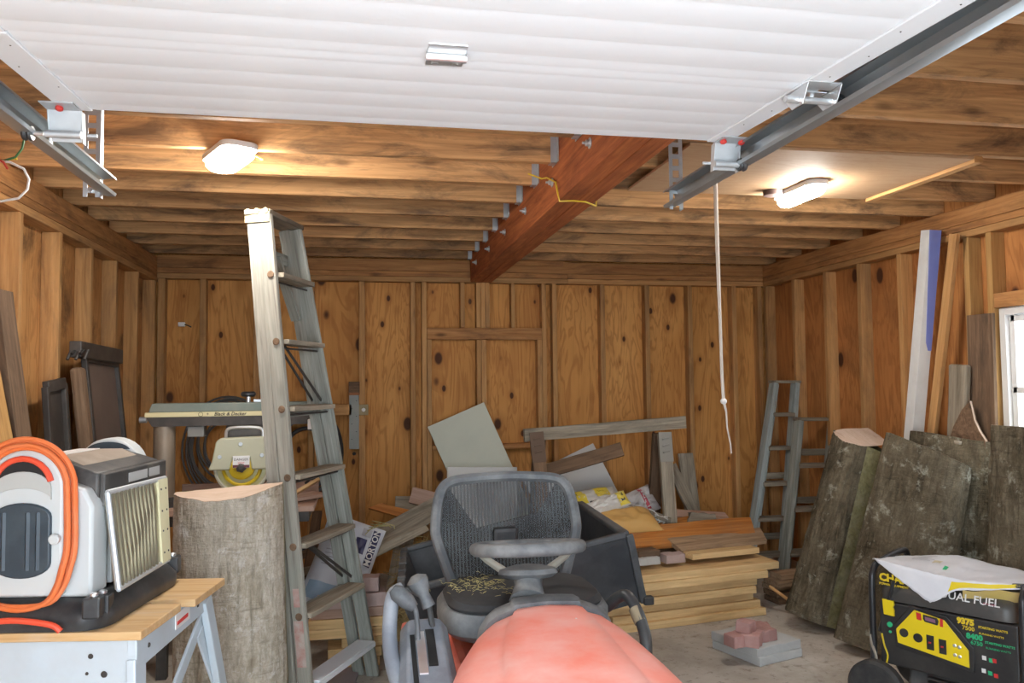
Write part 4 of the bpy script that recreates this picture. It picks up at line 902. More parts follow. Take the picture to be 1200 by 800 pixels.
MB().lathe([(.02, 0), (.03, .01), (.03, .07), (.02, .08)], (-.462, gy, 1.175), (1, 0, 0), 14).build('dust_spout', CREAM, rs, smooth=True)
MB().box((-.42, gy+.02, 1.04), (.10, .03, .06)).build('yoke_arm', CREAM, rs, bevel=.005)
MB().box((-.25, SY-.07, 1.285), (.06, .05, .055)).build('end_stop', WHITEP, rs, bevel=.004)
MB().tube(catmull([V((-.22, SY, 1.30)), V((-.17, SY, 1.31)), V((-.15, SY+.02, 1.26)), V((-.17, SY+.03, 1.1)), V((-.3, SY+.05, .95))], 5), .008, 8).build('power_lead', DARKM, rs, smooth=True)
board('table_top', (-1.0, SY+.08, .845), (-.24, SY+.08, .845), .52, .03, W['pinkwood'], (0, 1, 0), rs)
board('fence', (-1.0, SY+.31, .90), (-.24, SY+.31, .90), .075, .02, W['pinkwood'], (0, 0, 1), rs)
board('table_post', (-.985, SY-.25, .862), (-.985, SY-.25, 1.075), .045, .03, W['pinkwood'], (1, 0, 0), rs)
for x in (-1.0, -.42):
    for y in (SY-.12, SY+.27): MB().bar((x, y, 0), (x, y, .828), .05, .05, (1, 0, 0)).build('leg', DARKM, rs)
MB().box((-.67, SY+.08, .80), (.80, .44, .055)).build('stand_rail', DARKM, rs)
# boards lying on the saw table beside the ladder
o = board('wood_offcut', (-.42, SY+.0, .872), (-.22, SY+.14, .880), .16, .02, W['pinkwood'], (0, 1, 0)); tag(o, 'flat pinkish offcut lying on the saw table seen between the ladder rails', 'board')
o = board('wood_offcut', (-.40, SY-.10, .885), (-.22, SY-.06, .985), .10, .018, W['benchtop'], (.3, 1, 0)); tag(o, 'pale wedge shaped offcut tilted up on the saw table behind the ladder', 'board')
# coils hanging on the back wall behind the saw
def coil(name, label, cx, cz, r0, n, y, m, rad, sq=1.2, seed=1):
    q = random.Random(seed); o = thing(name, label, 'cable', (cx, y, cz)); bb = MB()
    for i in range(n):
        r = r0*(1-.055*i+q.uniform(-.02, .02)); dx, dz_ = q.uniform(-.02, .02), q.uniform(-.05, .02)
        bb.tube([V((cx+dx+r*math.cos(a), y+q.uniform(-.004, .004)-.013*(i % 3), cz+dz_+r*sq*math.sin(a))) for a in [2*PI*j/40 for j in range(40)]], rad, 6, True)
    bb.build('turns', m, o, smooth=True); return o
coil('hanging_hose_coil', 'black hose coiled on the back wall behind the tall stepladder', -.42, 1.00, .30, 9, 6.31, BLACKP, .016, 1.25, 4)
coil('hanging_cable_coil', 'grey cable coiled on the back wall behind the saw blade', -.98, 1.06, .33, 10, 6.378, plain('grey_cable', (.10, .095, .09), .6), .008, 1.2, 9)
# hasp hardware on the stud
p = PY(415, 490, YB-.012); o = board('wall_cleat', PY(392, 480, YB-.012), PY(412, 480, YB-.012), .085, .024, W['stud'], (0, 0, 1)); tag(o, 'short flat cleat nailed to the back wall behind the ladder', 'cleat')
g = thing('hanging_strap', 'grey steel strap hanging from a wooden block on the back wall', 'strap', PY(415, 460, YB-.01))
a, c2 = PY(415, 462, YB-.02), PY(415, 526, YB-.02)
MB().bar(a, c2, .075, .008, (1, 0, 0)).build('plate', plain('dull_steel', (.25, .26, .24), .6, .5, dust=(.35, .33, .28), amt=.5), g)
bb = MB()
for i in range(6): bb.lathe([(.004, 0), (.003, .003)], a.lerp(c2, .12+.14*i)+V((.018*(-1)**i, -.005, 0)), (0, -1, 0), 8)
bb.build('rivet', DARKM, g); MB().box(a+V((0, .008, .05)), (.085, .018, .10)).build('block', W['brownold'], g); MB().box(a+V((0, -.002, .004)), (.076, .014, .02)).build('rusty_edge', plain('rust', (.30, .12, .05), .8), g)
MB().lathe([(.012, 0), (.014, .01), (.006, .02)], c2+V((0, 0, -.035)), (0, -1, 0), 12).build('hook', DARKM, g, smooth=True)
p = PY(426, 480, YB-.006); g = MB().box(p, (.075, .010, .085)).build('junction_plate', plain('tan_plate', (.34, .26, .13), .6, dust=(.26, .19, .09), amt=.5), bevel=.004); tag(g, 'tan square metal plate screwed to the stud beside the steel strap', 'plate')
MB().lathe([(.016, 0), (.012, .004)], p-V((0, .005, 0)), (0, -1, 0), 12).build('screw', WHITEP, g)

# ================================================================== LEFT WALL: SCREENS AND PLANKS
SCR = plain('brown_screen', (.145, .10, .075), .8, 0, dust=(.20, .145, .11), amt=.5, scale=3); FRM = plain('dark_frame', (.05, .043, .038), .55, .2, dust=(.12, .105, .09), amt=.6)
def screen(name, label, pts, m, th=.03, rail=True):
    """pts: bottom near, bottom far, top far, top near"""
    a, b_, c, d = pts; n = (b_-a).cross(d-a).normalized(); n = n if n.x > 0 else -n
    o = thing(name, label, 'panel', a)
    MB().add([p + n*s for s in (0, -.012) for p in pts], [(0,1,2,3),(4,7,6,5),(0,4,5,1),(1,5,6,2),(2,6,7,3),(3,7,4,0)]).build('sheet', m, o)
    for p, q, w in ((a, d, .035), (b_, c, .035), (d, c, .055), (a, b_, .04)):
        MB().bar(p+n*.006, q+n*.006, w, th, n.cross(q-p)).build('frame_bar', FRM, o, bevel=.004)
    return o, n
s1, n1 = screen('framed_sheet', 'brown sheet in a dark metal frame leaning on the left wall', [V((-1.27, 4.60, 0)), V((-1.27, 5.16, 0)), V((-1.452, 5.16, 1.64)), V((-1.452, 4.60, 1.66))], SCR)
p = V((-1.44, 4.60, 1.66)); MB().bar(p+V((0, -.16, .035)), p+V((.0, .58, .02)), .085, .06, (0, 0, 1)).build('head_rail', FRM, s1, bevel=.006)
bb = MB()
for i in range(5): bb.cyl(p+V((-.03+.02*i, -.18, -.02+.03*(i % 2))), p+V((-.02+.02*i, -.15, .03)), .008, 8)
bb.build('bracket', DARKM, s1); MB().cyl(V((-1.25, 5.09, 1.3)), V((-1.29, 5.09, 1.3)), .018, 10).build('latch', GALV, s1)
s2, n2 = screen('framed_sheet', 'dark framed sheet leaning behind the brown one on the left wall', [V((-1.36, 4.14, 0)), V((-1.36, 4.37, 0)), V((-1.475, 4.37, 1.52)), V((-1.475, 4.14, 1.50))], FRM)
tag(board('wood_post', (-1.24, 4.44, 0), (-1.44, 4.48, 1.6), .085, .06, W['brownold'], (0, 1, 0), bevel=.018), 'rounded grey brown post leaning beside the framed sheets', 'post')
o = board('wood_plank', (-1.196, 3.62, 0), (-1.452, 3.60, 1.90), .15, .03, W['brownold'], (0, 1, 0), rough=.004); tag(o, 'wide brown plank leaning on the left wall at the picture edge', 'plank')
o = board('wood_plank', (-1.11, 3.40, 0), (-1.43, 3.42, 1.60), .16, .03, W['yellow'], (0, 1, 0)); tag(o, 'pale yellow plank leaning on the left wall, in front of the wide brown one', 'plank')
o = board('wood_plank', (-1.34, 4.02, 0), (-1.49, 4.02, 1.25), .11, .03, W['brownold'], (0, 1, 0)); tag(o, 'short dark plank leaning between the framed sheets and the brown plank', 'plank')
# ================================================================== STEPLADDERS IN THE RIGHT CORNER
ALU = wood('blue_grey_ladder_rail', (.44, .49, .46), (.34, .38, .36), (.20, .22, .21), stain=(.18, .20, .19), amt=.4, knots=.1, var=.06, rough=.85, bump=.3)
def small_ladder(label, bl, br, tl, tr, zs, back, mr, ms, wr=.085, dep=.11, extra=0):
    bl, br, tl, tr, back = V(bl), V(br), V(tl), V(tr), V(back)
    o = thing('stepladder', label, 'stepladder', (bl+br)/2)
    s = (br-bl).normalized(); f = s.cross(V((0, 0, 1))).normalized()
    for p, q in ((bl, tl), (br, tr)): board('rail', p, q, wr, .038, mr, f, o, bevel=.003)
    for p, q in ((bl, tl), (br, tr)): board('rear_leg', p+back+s*.03*(1 if p is bl else -1), q+back*.35+s*.02*(1 if p is bl else -1)-V((0, 0, .01)), .045, .022, mr, f, o, bevel=.003)
    H = tl.z
    for z in zs:
        k = z/H; board('step', lerp(bl, tl, k)+s*.012, lerp(br, tr, k)-s*.012, dep, .03, ms, f, o, bevel=.003)
    for z in (.18*H, .5*H, .8*H)[:2+extra]:
        k = z/H; kb = back*(1-.65*k); board('rear_bar', lerp(bl, tl, k)+kb+s*.03, lerp(br, tr, k)+kb-s*.03, .05, .018, ms, V((0, 0, 1)), o, bevel=.002)
    board('top_cap', tl-s*.02+back*.17+V((0, 0, .012)), tr+s*.02+back*.17+V((0, 0, .012)), .12, .024, ms, f, o, bevel=.004)
    k = .55; MB().bar(lerp(bl, tl, k), lerp(bl, tl, k-.06)+back*.6, .015, .004, (0, 0, 1)).build('spreader', DARKM, o)
    return o
y = 5.72; bl = PY(874, 694, y); br = PY(917, 696, y); bl.z = br.z = 0; tl, tr = PY(907, 449, y+.18), PY(932, 449, y+.18)
zs = [PY(900, yy, y+.1).z for yy in (486, 525, 566, 606)] + [.16]
small_ladder('taller pale blue grey wooden stepladder in the right back corner', bl, br, tl, tr, zs, (.10, .16, 0), ALU, W['dull'])
y = 5.36; bl = PY(917, 716, y); br = PY(962, 718, y); bl.z = br.z = 0; tl, tr = PY(936, 493, y+.14), PY(976, 493, y+.14)
zs = [PY(940, yy, y+.1).z for yy in (545, 595, 645)] + [.10]
small_ladder('shorter dull brown stepladder beside the leaning log in the right corner', bl, br, tl, tr, zs, (.10, .16, 0), W['ladderdark'], W['dull'], extra=1)

# ================================================================== BOARDS ON THE RIGHT WALL
BLUEF = plain('blue_film', (.19, .23, .56), .5, 0, dust=(.24, .29, .60), amt=.5); FOAM = plain('white_foam', (.66, .66, .64), .7, 0, dust=(.52, .50, .47), amt=.5)
tp0 = V((3.395, 4.20, 2.40)); bt0 = V((3.315, 4.50, 0)); 
o = thing('foam_post', 'tall white square foam post with a blue face leaning on the right wall', 'post', bt0)
tp0 = PX(1091, 270, 3.38); md = PX(1070, 520, 3.335); bt0 = md + (md-tp0)*(md.z/(tp0.z-md.z))
MB().bar(bt0, tp0, .075, .08, (0, 1, 0)).build('white_core', FOAM, o, bevel=.002)
dd = (tp0-bt0).normalized(); ex = V((1, 0, 0)); ex = (ex-dd*ex.dot(dd)).normalized(); ey = dd.cross(ex); ey = ey if ey.y < 0 else -ey
q0, q1 = bt0.lerp(tp0, .70), tp0
MB().add([q + ex*a + ey*c for c in (.0376, .040) for q, a in ((q0, .018), (q0, .040), (q1, .040), (q1, -.040), (bt0.lerp(tp0, .72), .0))], [(0,1,2,3,4)[::-1], (5,6,7,8,9)] + [(i, (i+1) % 5, 5+(i+1) % 5, 5+i) for i in range(5)]).build('blue_film', BLUEF, o)
a = PX(1119, 274, 3.40); c2 = PX(1093, 505, 3.40); c2 = a + (c2-a)*((a.z-.02)/(a.z-c2.z))
tag(board('wood_batten', c2, a, .06, .028, W['stud'], (0, 1, 0)), 'long bare wooden batten leaning right beside the blue faced post', 'batten')
a = PX(1149, 368, 3.455); tag(board('wood_plank', (3.445, a.y+.02, 0), (3.455, a.y+.0, a.z), .19, .02, W['brownold'], (0, 1, 0)), 'weathered dark plank standing between the wall studs left of the window', 'plank')
a = PX(1124, 427, 3.41); tag(board('wood_plank', (3.37, a.y+.10, 0), (3.415, a.y, a.z),   .14, .04, W['dull'], (0, 1, 0), rough=.006, bevel=.012), 'grey tan slab with a rounded top standing in front of the dark plank', 'plank')
# live-edge offcut with a curved pale edge
o = thing('live_edge_offcut', 'brown live-edge offcut with a curved pale cut edge standing behind the logs', 'offcut', PX(1130, 530, 3.36))
ed = [(1100, 560), (1108, 530), (1117, 500), (1127, 480), (1136, 470), (1138, 478), (1141, 492), (1147, 505), (1154, 516), (1156, 540), (1156, 560)]
q = [PX(px, py, 3.37) for px, py in ed]; n = len(q); th = V((.03, .012, 0))
MB().add(q + [p+th for p in q], [tuple(range(n)), tuple(range(2*n-1, n-1, -1))] + [(i, (i+1) % n, n+(i+1) % n, n+i) for i in range(n)]).build('slab', W['brownold'], o)
MB().tube([p+th*.3 for p in q[4:10]], .006, 6).build('pale_edge', CUT, o)
for i, (x0_, y0_, x1_, y1_, m, l) in enumerate(((1078, 513, 1124, 521, 'brownold', 'thin dark board lying across the tops of the leaning logs'), (1100, 512, 1128, 519, 'grey', 'short grey strip lying on the thin dark board over the logs'))):
    tag(board('thin_board', PX(x0_, y0_, 3.33-.02*i), PX(x1_, y1_, 3.33-.02*i), .05, .018, W[m], (1, 0, 0)), l, 'board')

# ================================================================== GENERATOR
G0 = V((2.29, 3.31, 0)); GU = V((.52, -.855, 0)).normalized(); GV = V((.855, .52, 0)).normalized(); GL, GD, GH = .60, .42, .655
Lg = lambda a, b, c: G0 + GU*a + GV*b + ZZ*c
def GP(px, py, b=0):
    d = ray(px, py); o = G0 + GV*b; t = (o-EYE).dot(GV)/d.dot(GV); p = EYE + d*t - G0
    return p.dot(GU), p.z
gn = thing('portable_generator', 'black and yellow portable generator in a tube frame by the leaning logs', 'generator', Lg(GL/2, GD/2, 0))
FRT = plain('black_frame_paint', (.022, .023, .026), .35, .2, dust=(.08, .085, .09), amt=.4)
GBL = plain('black_panel', (.016, .016, .017), .45, 0, dust=(.06, .058, .052), amt=.5); TANK = plain('tank_black', (.055, .052, .048), .45, .1, dust=(.14, .13, .115), amt=.5, scale=5)
GYE = plain('yellow_panel', (.76, .58, .01), .45); GGR = plain('green_print', (.02, .42, .17), .5); GYP = plain('yellow_print', (.70, .52, .02), .5); GWP = plain('white_print', (.7, .7, .68), .5); GRE = plain('red_switch', (.55, .03, .03), .4)
for a, l in ((0, 'left'), (GL, 'right')):
    MB().tube(catmull([Lg(a, -.0, .03), Lg(a, 0, .30), Lg(a, 0, GH-.09), Lg(a, .02, GH-.03), Lg(a, .08, GH), Lg(a, GD-.08, GH+.015), Lg(a, GD-.02, GH-.015), Lg(a, GD, GH-.08), Lg(a, GD, .3), Lg(a, GD, .03)], 5), .0145, 10).build('frame_hoop', FRT, gn, smooth=True)
for b in (0, GD):
    for c in (.055, ): MB().cyl(Lg(0, b, c), Lg(GL, b, c), .014, 10).build('frame_rail', FRT, gn, smooth=True)
MB().cyl(Lg(0, GD, .50), Lg(GL, GD, .50), .012, 10).build('frame_rail', FRT, gn, smooth=True)
MB().cyl(Lg(.10, -.005, .60), Lg(.02, .02, .36), .008, 8).build('frame_strut', FRT, gn, smooth=True)
# tank
tk = lambda c, e, f: [Lg(GL/2 + p[0]-.005, GD/2 + p[1], c) for p in rrect(GL-.05-e, GD-.03-f, .05, 5)]
MB().loft([tk(.505, .0, 0), tk(.545, 0, 0), tk(.572, .01, .02), tk(.584, .05, .06), tk(.588, .12, .12)]).build('fuel_tank', TANK, gn, smooth=True, angle=50)
MB().loft([[Lg(a, b, c) for a, b in ((.03, .005), (GL-.02, .005), (GL-.02, .06), (.03, .06))] for c in (.225, .50)]).build('control_panel', GBL, gn, bevel=.006)
MB().loft([[Lg(a, .03, c), Lg(a, GD-.03, c), Lg(a, GD-.03, c+.20), Lg(a, .10, c+.20)] for a in (.12, GL-.05) for c in (.07,)]).build('engine', plain('engine_grey', (.07, .07, .07), .5, .4, dust=(.16, .15, .13), amt=.5), gn, bevel=.015)
bb = MB()
for i in range(7): bb.loft([[Lg(a, .012, .09+.018*i), Lg(a, .04, .09+.018*i), Lg(a, .04, .097+.018*i), Lg(a, .012, .097+.018*i)] for a in (.22, .52)])
bb.build('cooling_fins', DARKM, gn)
def gpoly(name, pix, m, par, d0, d1, bev=0):
    q = [GP(*p) for p in pix]; return MB().loft([[Lg(a, d, c) for a, c in q] for d in (d0, d1)]).build(name, m, par, bevel=bev)
yp_rim = [(1068, 709), (1110, 722), (1142, 760), (1142, 788), (1050, 757), (1047, 732)]
gpoly('panel_rim', yp_rim, GBL, gn, -.006, .004, .003)
yp = gpoly('yellow_panel', [(1072, 714), (1107, 726), (1136, 762), (1137, 782), (1053, 752), (1051, 736)], GYE, gn, -.010, .004, .002)
def gdisc(name, px, py, r, m, par, d=-.012):
    a, c = GP(px, py); return MB().lathe([(r, 0), (r, .004), (r*.7, .005)], Lg(a, d+.002, c), -GV, 18).build(name, m, par, smooth=False)
for px, py, r in ((1060.5, 740.5, .0185), (1077, 746.5, .019)):
    s_ = gdisc('round_outlet', px, py, r, GBL, yp); 
for px, py in ((1091, 752), (1105.5, 757)):
    gpoly('duplex_outlet', [(px-4.4, py-9.5), (px+4.4, py-7.5), (px+5, py+9.5), (px-3.6, py+7.5)], GBL, yp, -.013, -.009, .001)
    gpoly('reset_button', [(px-1.5, py-1.2), (px+1.5, py-.6), (px+1.5, py+1.2), (px-1.5, py+.6)], GRE, yp, -.0145, -.0125)
for px, py in ((1120, 755.5), (1125.5, 757.5), (1120.5, 766.5), (1126, 768.5)): gdisc('breaker_button', px, py, .007, CHROME, yp)
gpoly('rocker_switch', [(1075, 716.5), (1080, 718), (1081, 726), (1076, 724.5)], GRE, yp, -.016, -.009, .001)
gpoly('rocker_switch', [(1103, 724), (1106, 725), (1106.5, 734), (1103, 733)], GRE, yp, -.016, -.009, .001)
me_ = gpoly('meter_display', [(1083, 719), (1099, 723.5), (1101, 727), (1100, 732), (1085, 727.5), (1083, 724)], GBL, yp, -.016, -.009, .002)
gpoly('display_window', [(1085.5, 721.5), (1097.5, 725), (1098, 729), (1086, 725.5)], plain('lcd', (.25, .12, .2), .3), me_, -.0175, -.015)
gpoly('yellow_plate', [(1034, 701), (1047, 704), (1048, 709), (1046.5, 711), (1048, 715), (1048, 722), (1036, 719)], GYE, gn, -.004, .006, .001)
gdisc('propane_mark', 1042.5, 731.5, .012, GGR, gn, .002); gdisc('flame_mark', 1043, 740, .006, GGR, gn, .002)
def gtext(body, px, py, size, m, bold=0, align='LEFT', d=.003, sl=0, par=gn):
    a, c = GP(px, py); 
    return text('lettering', body, size, m, par, basis(Lg(a, d, c), GU, ZZ), align=align, bold=bold, shear=sl)
gtext('CHAMPION', 1029, 676, .046, GYP, .0022, d=.012); gtext('POWER EQUIPMENT', 1029, 683.5, .014, GYP, .0003, d=.012)
gtext('DUAL FUEL', 1099, 696, .046, GWP, .0006, d=.012, sl=.1)
gtext('9375', 1121, 726.5, .033, GYP, .0022); gtext('STARTING WATTS', 1146, 734.5, .013, GYP, .0003); gtext('7500', 1127, 735, .024, GYP, .0004); gtext('RUNNING WATTS', 1147, 742, .011, GYP)
gtext('8400', 1132, 744.5, .031, GGR, .0016); gtext('STARTING WATTS', 1154, 752.5, .013, GGR, .0003); gtext('6750', 1137, 752.5, .023, GGR, .0004); gtext('RUNNING WATTS', 1155, 759, .011, GGR)
gtext('GASOLINE', 1151, 699.5+8, .010, plain('pink_print', (.5, .05, .12), .5), d=.012)
for i, (px, py) in enumerate(((1153, 771), (1161, 774), (1165, 774.5), (1152.5, 786), (1160, 789), (1167, 792))):
    gpoly('symbol', [(px-2.6, py-3), (px+2.2, py-1.8), (px+2.6, py+3), (px-2.2, py+1.8)], (GWP, GGR, GRE)[i % 3], gn, .003, .006)
w0 = GP(1028, 801, -.05); wc_ = Lg(w0[0], -.055, .125)
ty = MB().lathe([(.06, -.035), (.112, -.032), (.124, -.018), (.124, .018), (.112, .032), (.06, .035)], wc_, GV, 32).build('tyre', RUBBER, gn, smooth=True)
MB().lathe([(.064, -.025), (.05, -.02), (.02, -.03), (.02, .02), (.064, .02)], wc_, GV, 24).build('wheel_rim', BLACKP, ty, smooth=True)
w2 = V(wc_) + GV*.50; ty = MB().lathe([(.06, -.035), (.112, -.032), (.124, -.018), (.124, .018), (.112, .032), (.06, .035)], w2, GV, 32).build('tyre', RUBBER, gn, smooth=True)
MB().lathe([(.064, -.02), (.02, -.03), (.02, .03), (.064, .02)], w2, GV, 24).build('wheel_rim', BLACKP, ty, smooth=True)
for b in (.0, GD): MB().bar(Lg(GL-.02, b, .04), Lg(GL-.02, b, 0), .05, .03, GU).build('foot', RUBBER, gn)
for i, (dx, m) in enumerate(((0, 'w'), (4, 'y'), (9, 'r'))):
    p = [(1021+dx*3, 742), (1024+dx*3, 756), (1028+dx*3, 768), (1026+dx*3, 778)]
    MB().tube(catmull([(lambda ac: Lg(ac[0], -.01+.02*i, ac[1]))(GP(*q)) for q in p], 4), .007, 6).build('engine_wire', {'w': plain('frayed_strap', (.28, .25, .2), .8), 'y': GYP, 'r': plain('orange_lead', (.5, .16, .03), .6)}[m], gn, smooth=True)
# plastic bag draped over the tank
FILM = plain('white_plastic_film', (.70, .71, .74), .28, 0, dust=(.58, .59, .63), amt=.6, scale=5)
def at_b(px, py, b): a, c = GP(px, py, b); return Lg(a, b, c)
back = catmull([at_b(1022, 655, .10), at_b(1060, 651, .30), at_b(1122, 651, .37), at_b(1160, 660, .37), at_b(1215, 672, .37)], 6)
fk = [at_b(1027, 657, .03), at_b(1058, 682, -.018), at_b(1090, 707, -.026), at_b(1120, 692, -.012), at_b(1205, 690, .05)]; frnt = [fk[i].lerp(fk[i+1], j/6) for i in range(4) for j in range(6)] + [fk[4]]
mk = [at_b(1025, 655, .03), at_b(1060, 664, .0), at_b(1095, 673, -.008), at_b(1130, 681, -.004), at_b(1205, 685, .05)]; mid_ = [mk[i].lerp(mk[i+1], j/6) for i in range(4) for j in range(6)] + [mk[4]]
n = len(back)
def film(a, c):
    i = min(n-2, int(a*(n-1))); f = a*(n-1)-i; p = back[i].lerp(back[i+1], f); q = frnt[i].lerp(frnt[i+1], f); h = mid_[i].lerp(mid_[i+1], f); r = q.lerp(h, c/.3) if c < .3 else h.lerp(p, (c-.3)/.7)
    r.z += .05*math.sin(PI*max(0, c-.3)/.7)*.12 + .006*mnoise.noise(V((a*11, c*6, 1))) + .003*mnoise.noise(V((a*30, c*16, 4)))
    return r
o = thing('plastic_bag', 'white printed plastic bag draped over the top of the generator', 'bag', film(.4, .4))
MB().grid(film, 48, 26).build('film', FILM, o, smooth=True, solid=.0015)
def print_patch(a0, a1, c0, c1, m, name='print'):
    def f(a, c): p = film(a0+(a1-a0)*a, c0+(c1-c0)*c); return p + V((0, 0, .0025)) - GV*.003
    MB().grid(f, 10, 6).build(name, m, o, smooth=True)
print_patch(.66, .99, .06, .24, GYE, 'yellow_stripe'); print_patch(.94, 1.0, .05, .32, BLACKP, 'black_stripe'); print_patch(.52, .55, .46, .54, GGR, 'green_logo'); print_patch(.42, .47, .60, .72, plain('tan_logo', (.62, .55, .38), .5), 'tan_logo'); print_patch(.02, .05, .75, .85, DARKM, 'dark_print')
gp_ = plain('grey_print', (.42, .43, .47), .5)
for i in range(5): print_patch(.30+.0*i, .42-.02*(i % 3), .86-.045*i, .872-.045*i, gp_, 'text_line')
MB().grid(lambda a, c: at_b(1128+74*a, 691+1.5*math.sin(a*9)+12*c+2*a, -.0+.05*a+.03*c), 14, 4).build('yellow_lining', plain('yellow_bag_side', (.62, .48, .14), .5, 0, dust=(.5, .36, .2), amt=.6), o, smooth=True)

# ================================================================== PAVERS AND BRICKS ON THE FLOOR
PAV = plain('grey_paver', (.42, .425, .41), .9, 0, dust=(.50, .50, .48), amt=.5, bump=.3); BRK = plain('red_brick', (.36, .19, .17), .9, 0, dust=(.46, .30, .27), amt=.6, bump=.4, var=.15, scale=9)
BRKP = plain('dusty_pink_brick', (.42, .31, .28), .9, 0, dust=(.50, .38, .34), amt=.6, bump=.4, var=.1, scale=9)
def brick(label, c, d, rz, rx=0, m=BRK, group=None, name='brick', chip=True):
    M = Matrix.Translation(V(c)) @ Matrix.Rotation(rz, 4, 'Z') @ Matrix.Rotation(rx, 4, 'X'); bb = MB(); q = random.Random(hash(label) % 1000)
    x, y_, z = d[0]/2, d[1]/2, d[2]/2
    g = []
    nx = 6
    rings = []
    for i in range(nx+1):
        xx = -x+2*x*i/nx; j = lambda s=.004: q.uniform(-s, s) if chip else 0
        rings.append([V((xx+j(), -y_+j(), -z)), V((xx+j(), y_+j(), -z)), V((xx+j(), y_+j(), z+j(.003))), V((xx+j(), -y_+j(), z+j(.003)))])
    bb.loft(rings); return tag(bb.build(name, m, M=M, bevel=.004), label, 'brick' if name == 'brick' else 'paver', group)
a0 = .02
brick('grey square concrete paver on the floor, lower one of two', (2.15, 4.15, .0235), (.32, .35, .045), .32, m=PAV, name='concrete_paver', group='stacked grey pavers')
brick('grey square concrete paver topped with brick pieces, upper one of two', (2.145, 4.155, .0695), (.32, .35, .045), .30, m=PAV, name='concrete_paver', group='stacked grey pavers')
for i, (px, py, d, rz, l) in enumerate(((862, 749, (.095, .09, .062), .3, 'left front'), (881, 748, (.12, .10, .066), .9, 'front middle'), (896, 742, (.10, .09, .06), .2, 'right hand'), (872, 738, (.10, .08, .06), 1.2, 'back left'), (888, 736, (.12, .09, .06), -.3, 'back right'))):
    p = PZ(px, py, .124); brick(f'broken red brick piece on the grey pavers, {l} one', (p.x, p.y, .0925+d[2]/2), d, rz, group='brick pieces on the pavers')
p = PZ(874, 733, .185); p2 = PZ(886, 739, .19)
brick('red brick piece tilted on top of the others on the pavers', (p.x, p.y, .185), (.085, .08, .055), .7, group='brick pieces on the pavers')

# ================================================================== LUMBER STACK
lab = ['lowest', 'second from the floor', 'third from the floor', 'fourth from the floor', 'fifth from the floor', 'second from the top', 'topmost']
rx = [893, 892, 884, 887, 889, 897, 916]; ld_ = V((.81, .13, 0)).normalized(); ln = V((-.13, .81, 0)).normalized()
f0 = V((1.717, 4.671, 0))
for i in range(7):
    z = .0245+.0465*i; e = PY(rx[i], 700, 4.80); L = (e.x-f0.x)/ld_.x
    s = f0 + ld_*(-.22-.02*(i % 3)) + ln*(.17+.012*((i*7) % 5-2)); en = f0 + ld_*L + ln*(.17+.012*((i*7) % 5-2))
    o = board('sawn_board', (s.x, s.y, z), (en.x, en.y, z), .34 if i < 6 else .36, .045, W['fresh'], ln, rough=.002, cut1=.006*((i*3) % 5-2)); tag(o, f'rough sawn yellow board in the stack by the black cart, {lab[i]}', 'board', 'stack of sawn boards')
zt = .326
tag(board('sawn_board', PY(806, 651, 4.86), PY(884, 643, 4.98), .10, .036, W['fresh'], (0, 1, 0)), 'short pale board lying on top of the sawn board stack', 'board')
for o in [bpy.data.objects[-1]] if False else []: pass
brick('dusty reddish brick lying on the sawn board stack beside the short board', PY(788, 653, 4.85), (.14, .09, .055), .15, m=BRKP)
brick('grey block lying on the sawn board stack beside the black cart', PY(757, 656, 4.82), (.15, .10, .045), .15, m=PAV, name='concrete_block')
brick('brown block on the grey block beside the black cart', PY(757, 647, 4.86), (.15, .10, .04), .15, m=W['brownold'], name='wood_block', chip=False)['category'] = 'block'
for i, (y_, z0) in enumerate(((5.27, 0), (5.27, .19), (5.56, 0), (5.56, .19))):
    tag(board('rough_timber', (1.46, y_, z0+.094), (2.52, y_+.08, z0+.094), .26, .185, W['brownold'], (0, 1, 0)), f'rough brown timber beam {"under the red cedar slab" if i < 2 else "under the old trestle"}, {"upper" if i % 2 else "lower"} one', 'timber', 'timbers behind the sawn boards')
a, c2 = PY(726, 632, 5.06), PY(882, 619, 5.22)
tag(board('cedar_slab', a, c2, .22, .035, W['orange'], (0, .9, .42), rough=.010, cut1=.05), 'orange red cedar slab with a ragged front edge lying behind the sawn boards', 'slab')
a, c2 = PY(790, 640, 4.98), PY(894, 627, 5.14)
tag(board('bark_edged_slab', a, c2, .17, .03, W['tanold'], (0, .95, .30), rough=.010, cut1=.04), 'dull brown bark-edged slab lying in front of the cedar slab', 'slab')
# dark boards and stick right of the stack
for i, (px, py, w, L, dz_) in enumerate(((905, 690, .16, .34, 0), (912, 682, .15, .36, 0), (908, 675, .14, .34, 0), (914, 668, .16, .36, 0), (905, 661, .12, .25, 0))):
    c = V((2.90+.01*(i % 2), 5.06+.02*(i % 3), .02+.038*i)); m = W['brownold'] if i in (0, 1) else W['tanold']
    tag(board('bark_strip', c-V((L/2, .02, 0)), c+V((L/2, .03, 0)), w, .034, m, (0, 1, 0), rough=.006), f'short brown offcut board piled at the end of the lumber stack, {["lowest", "second from the floor", "middle", "second from the top", "topmost"][i]}', 'board', 'offcuts beside the lumber stack')
a, c2 = PY(886, 694, 4.80), PZ(945, 718, .03); a = V((2.62, 4.86, .16))
tag(board('wood_stick', c2, a, .03, .018, W['stud'], (0, 1, 0)), 'thin wooden stick propped from the floor against the lumber offcuts', 'stick')

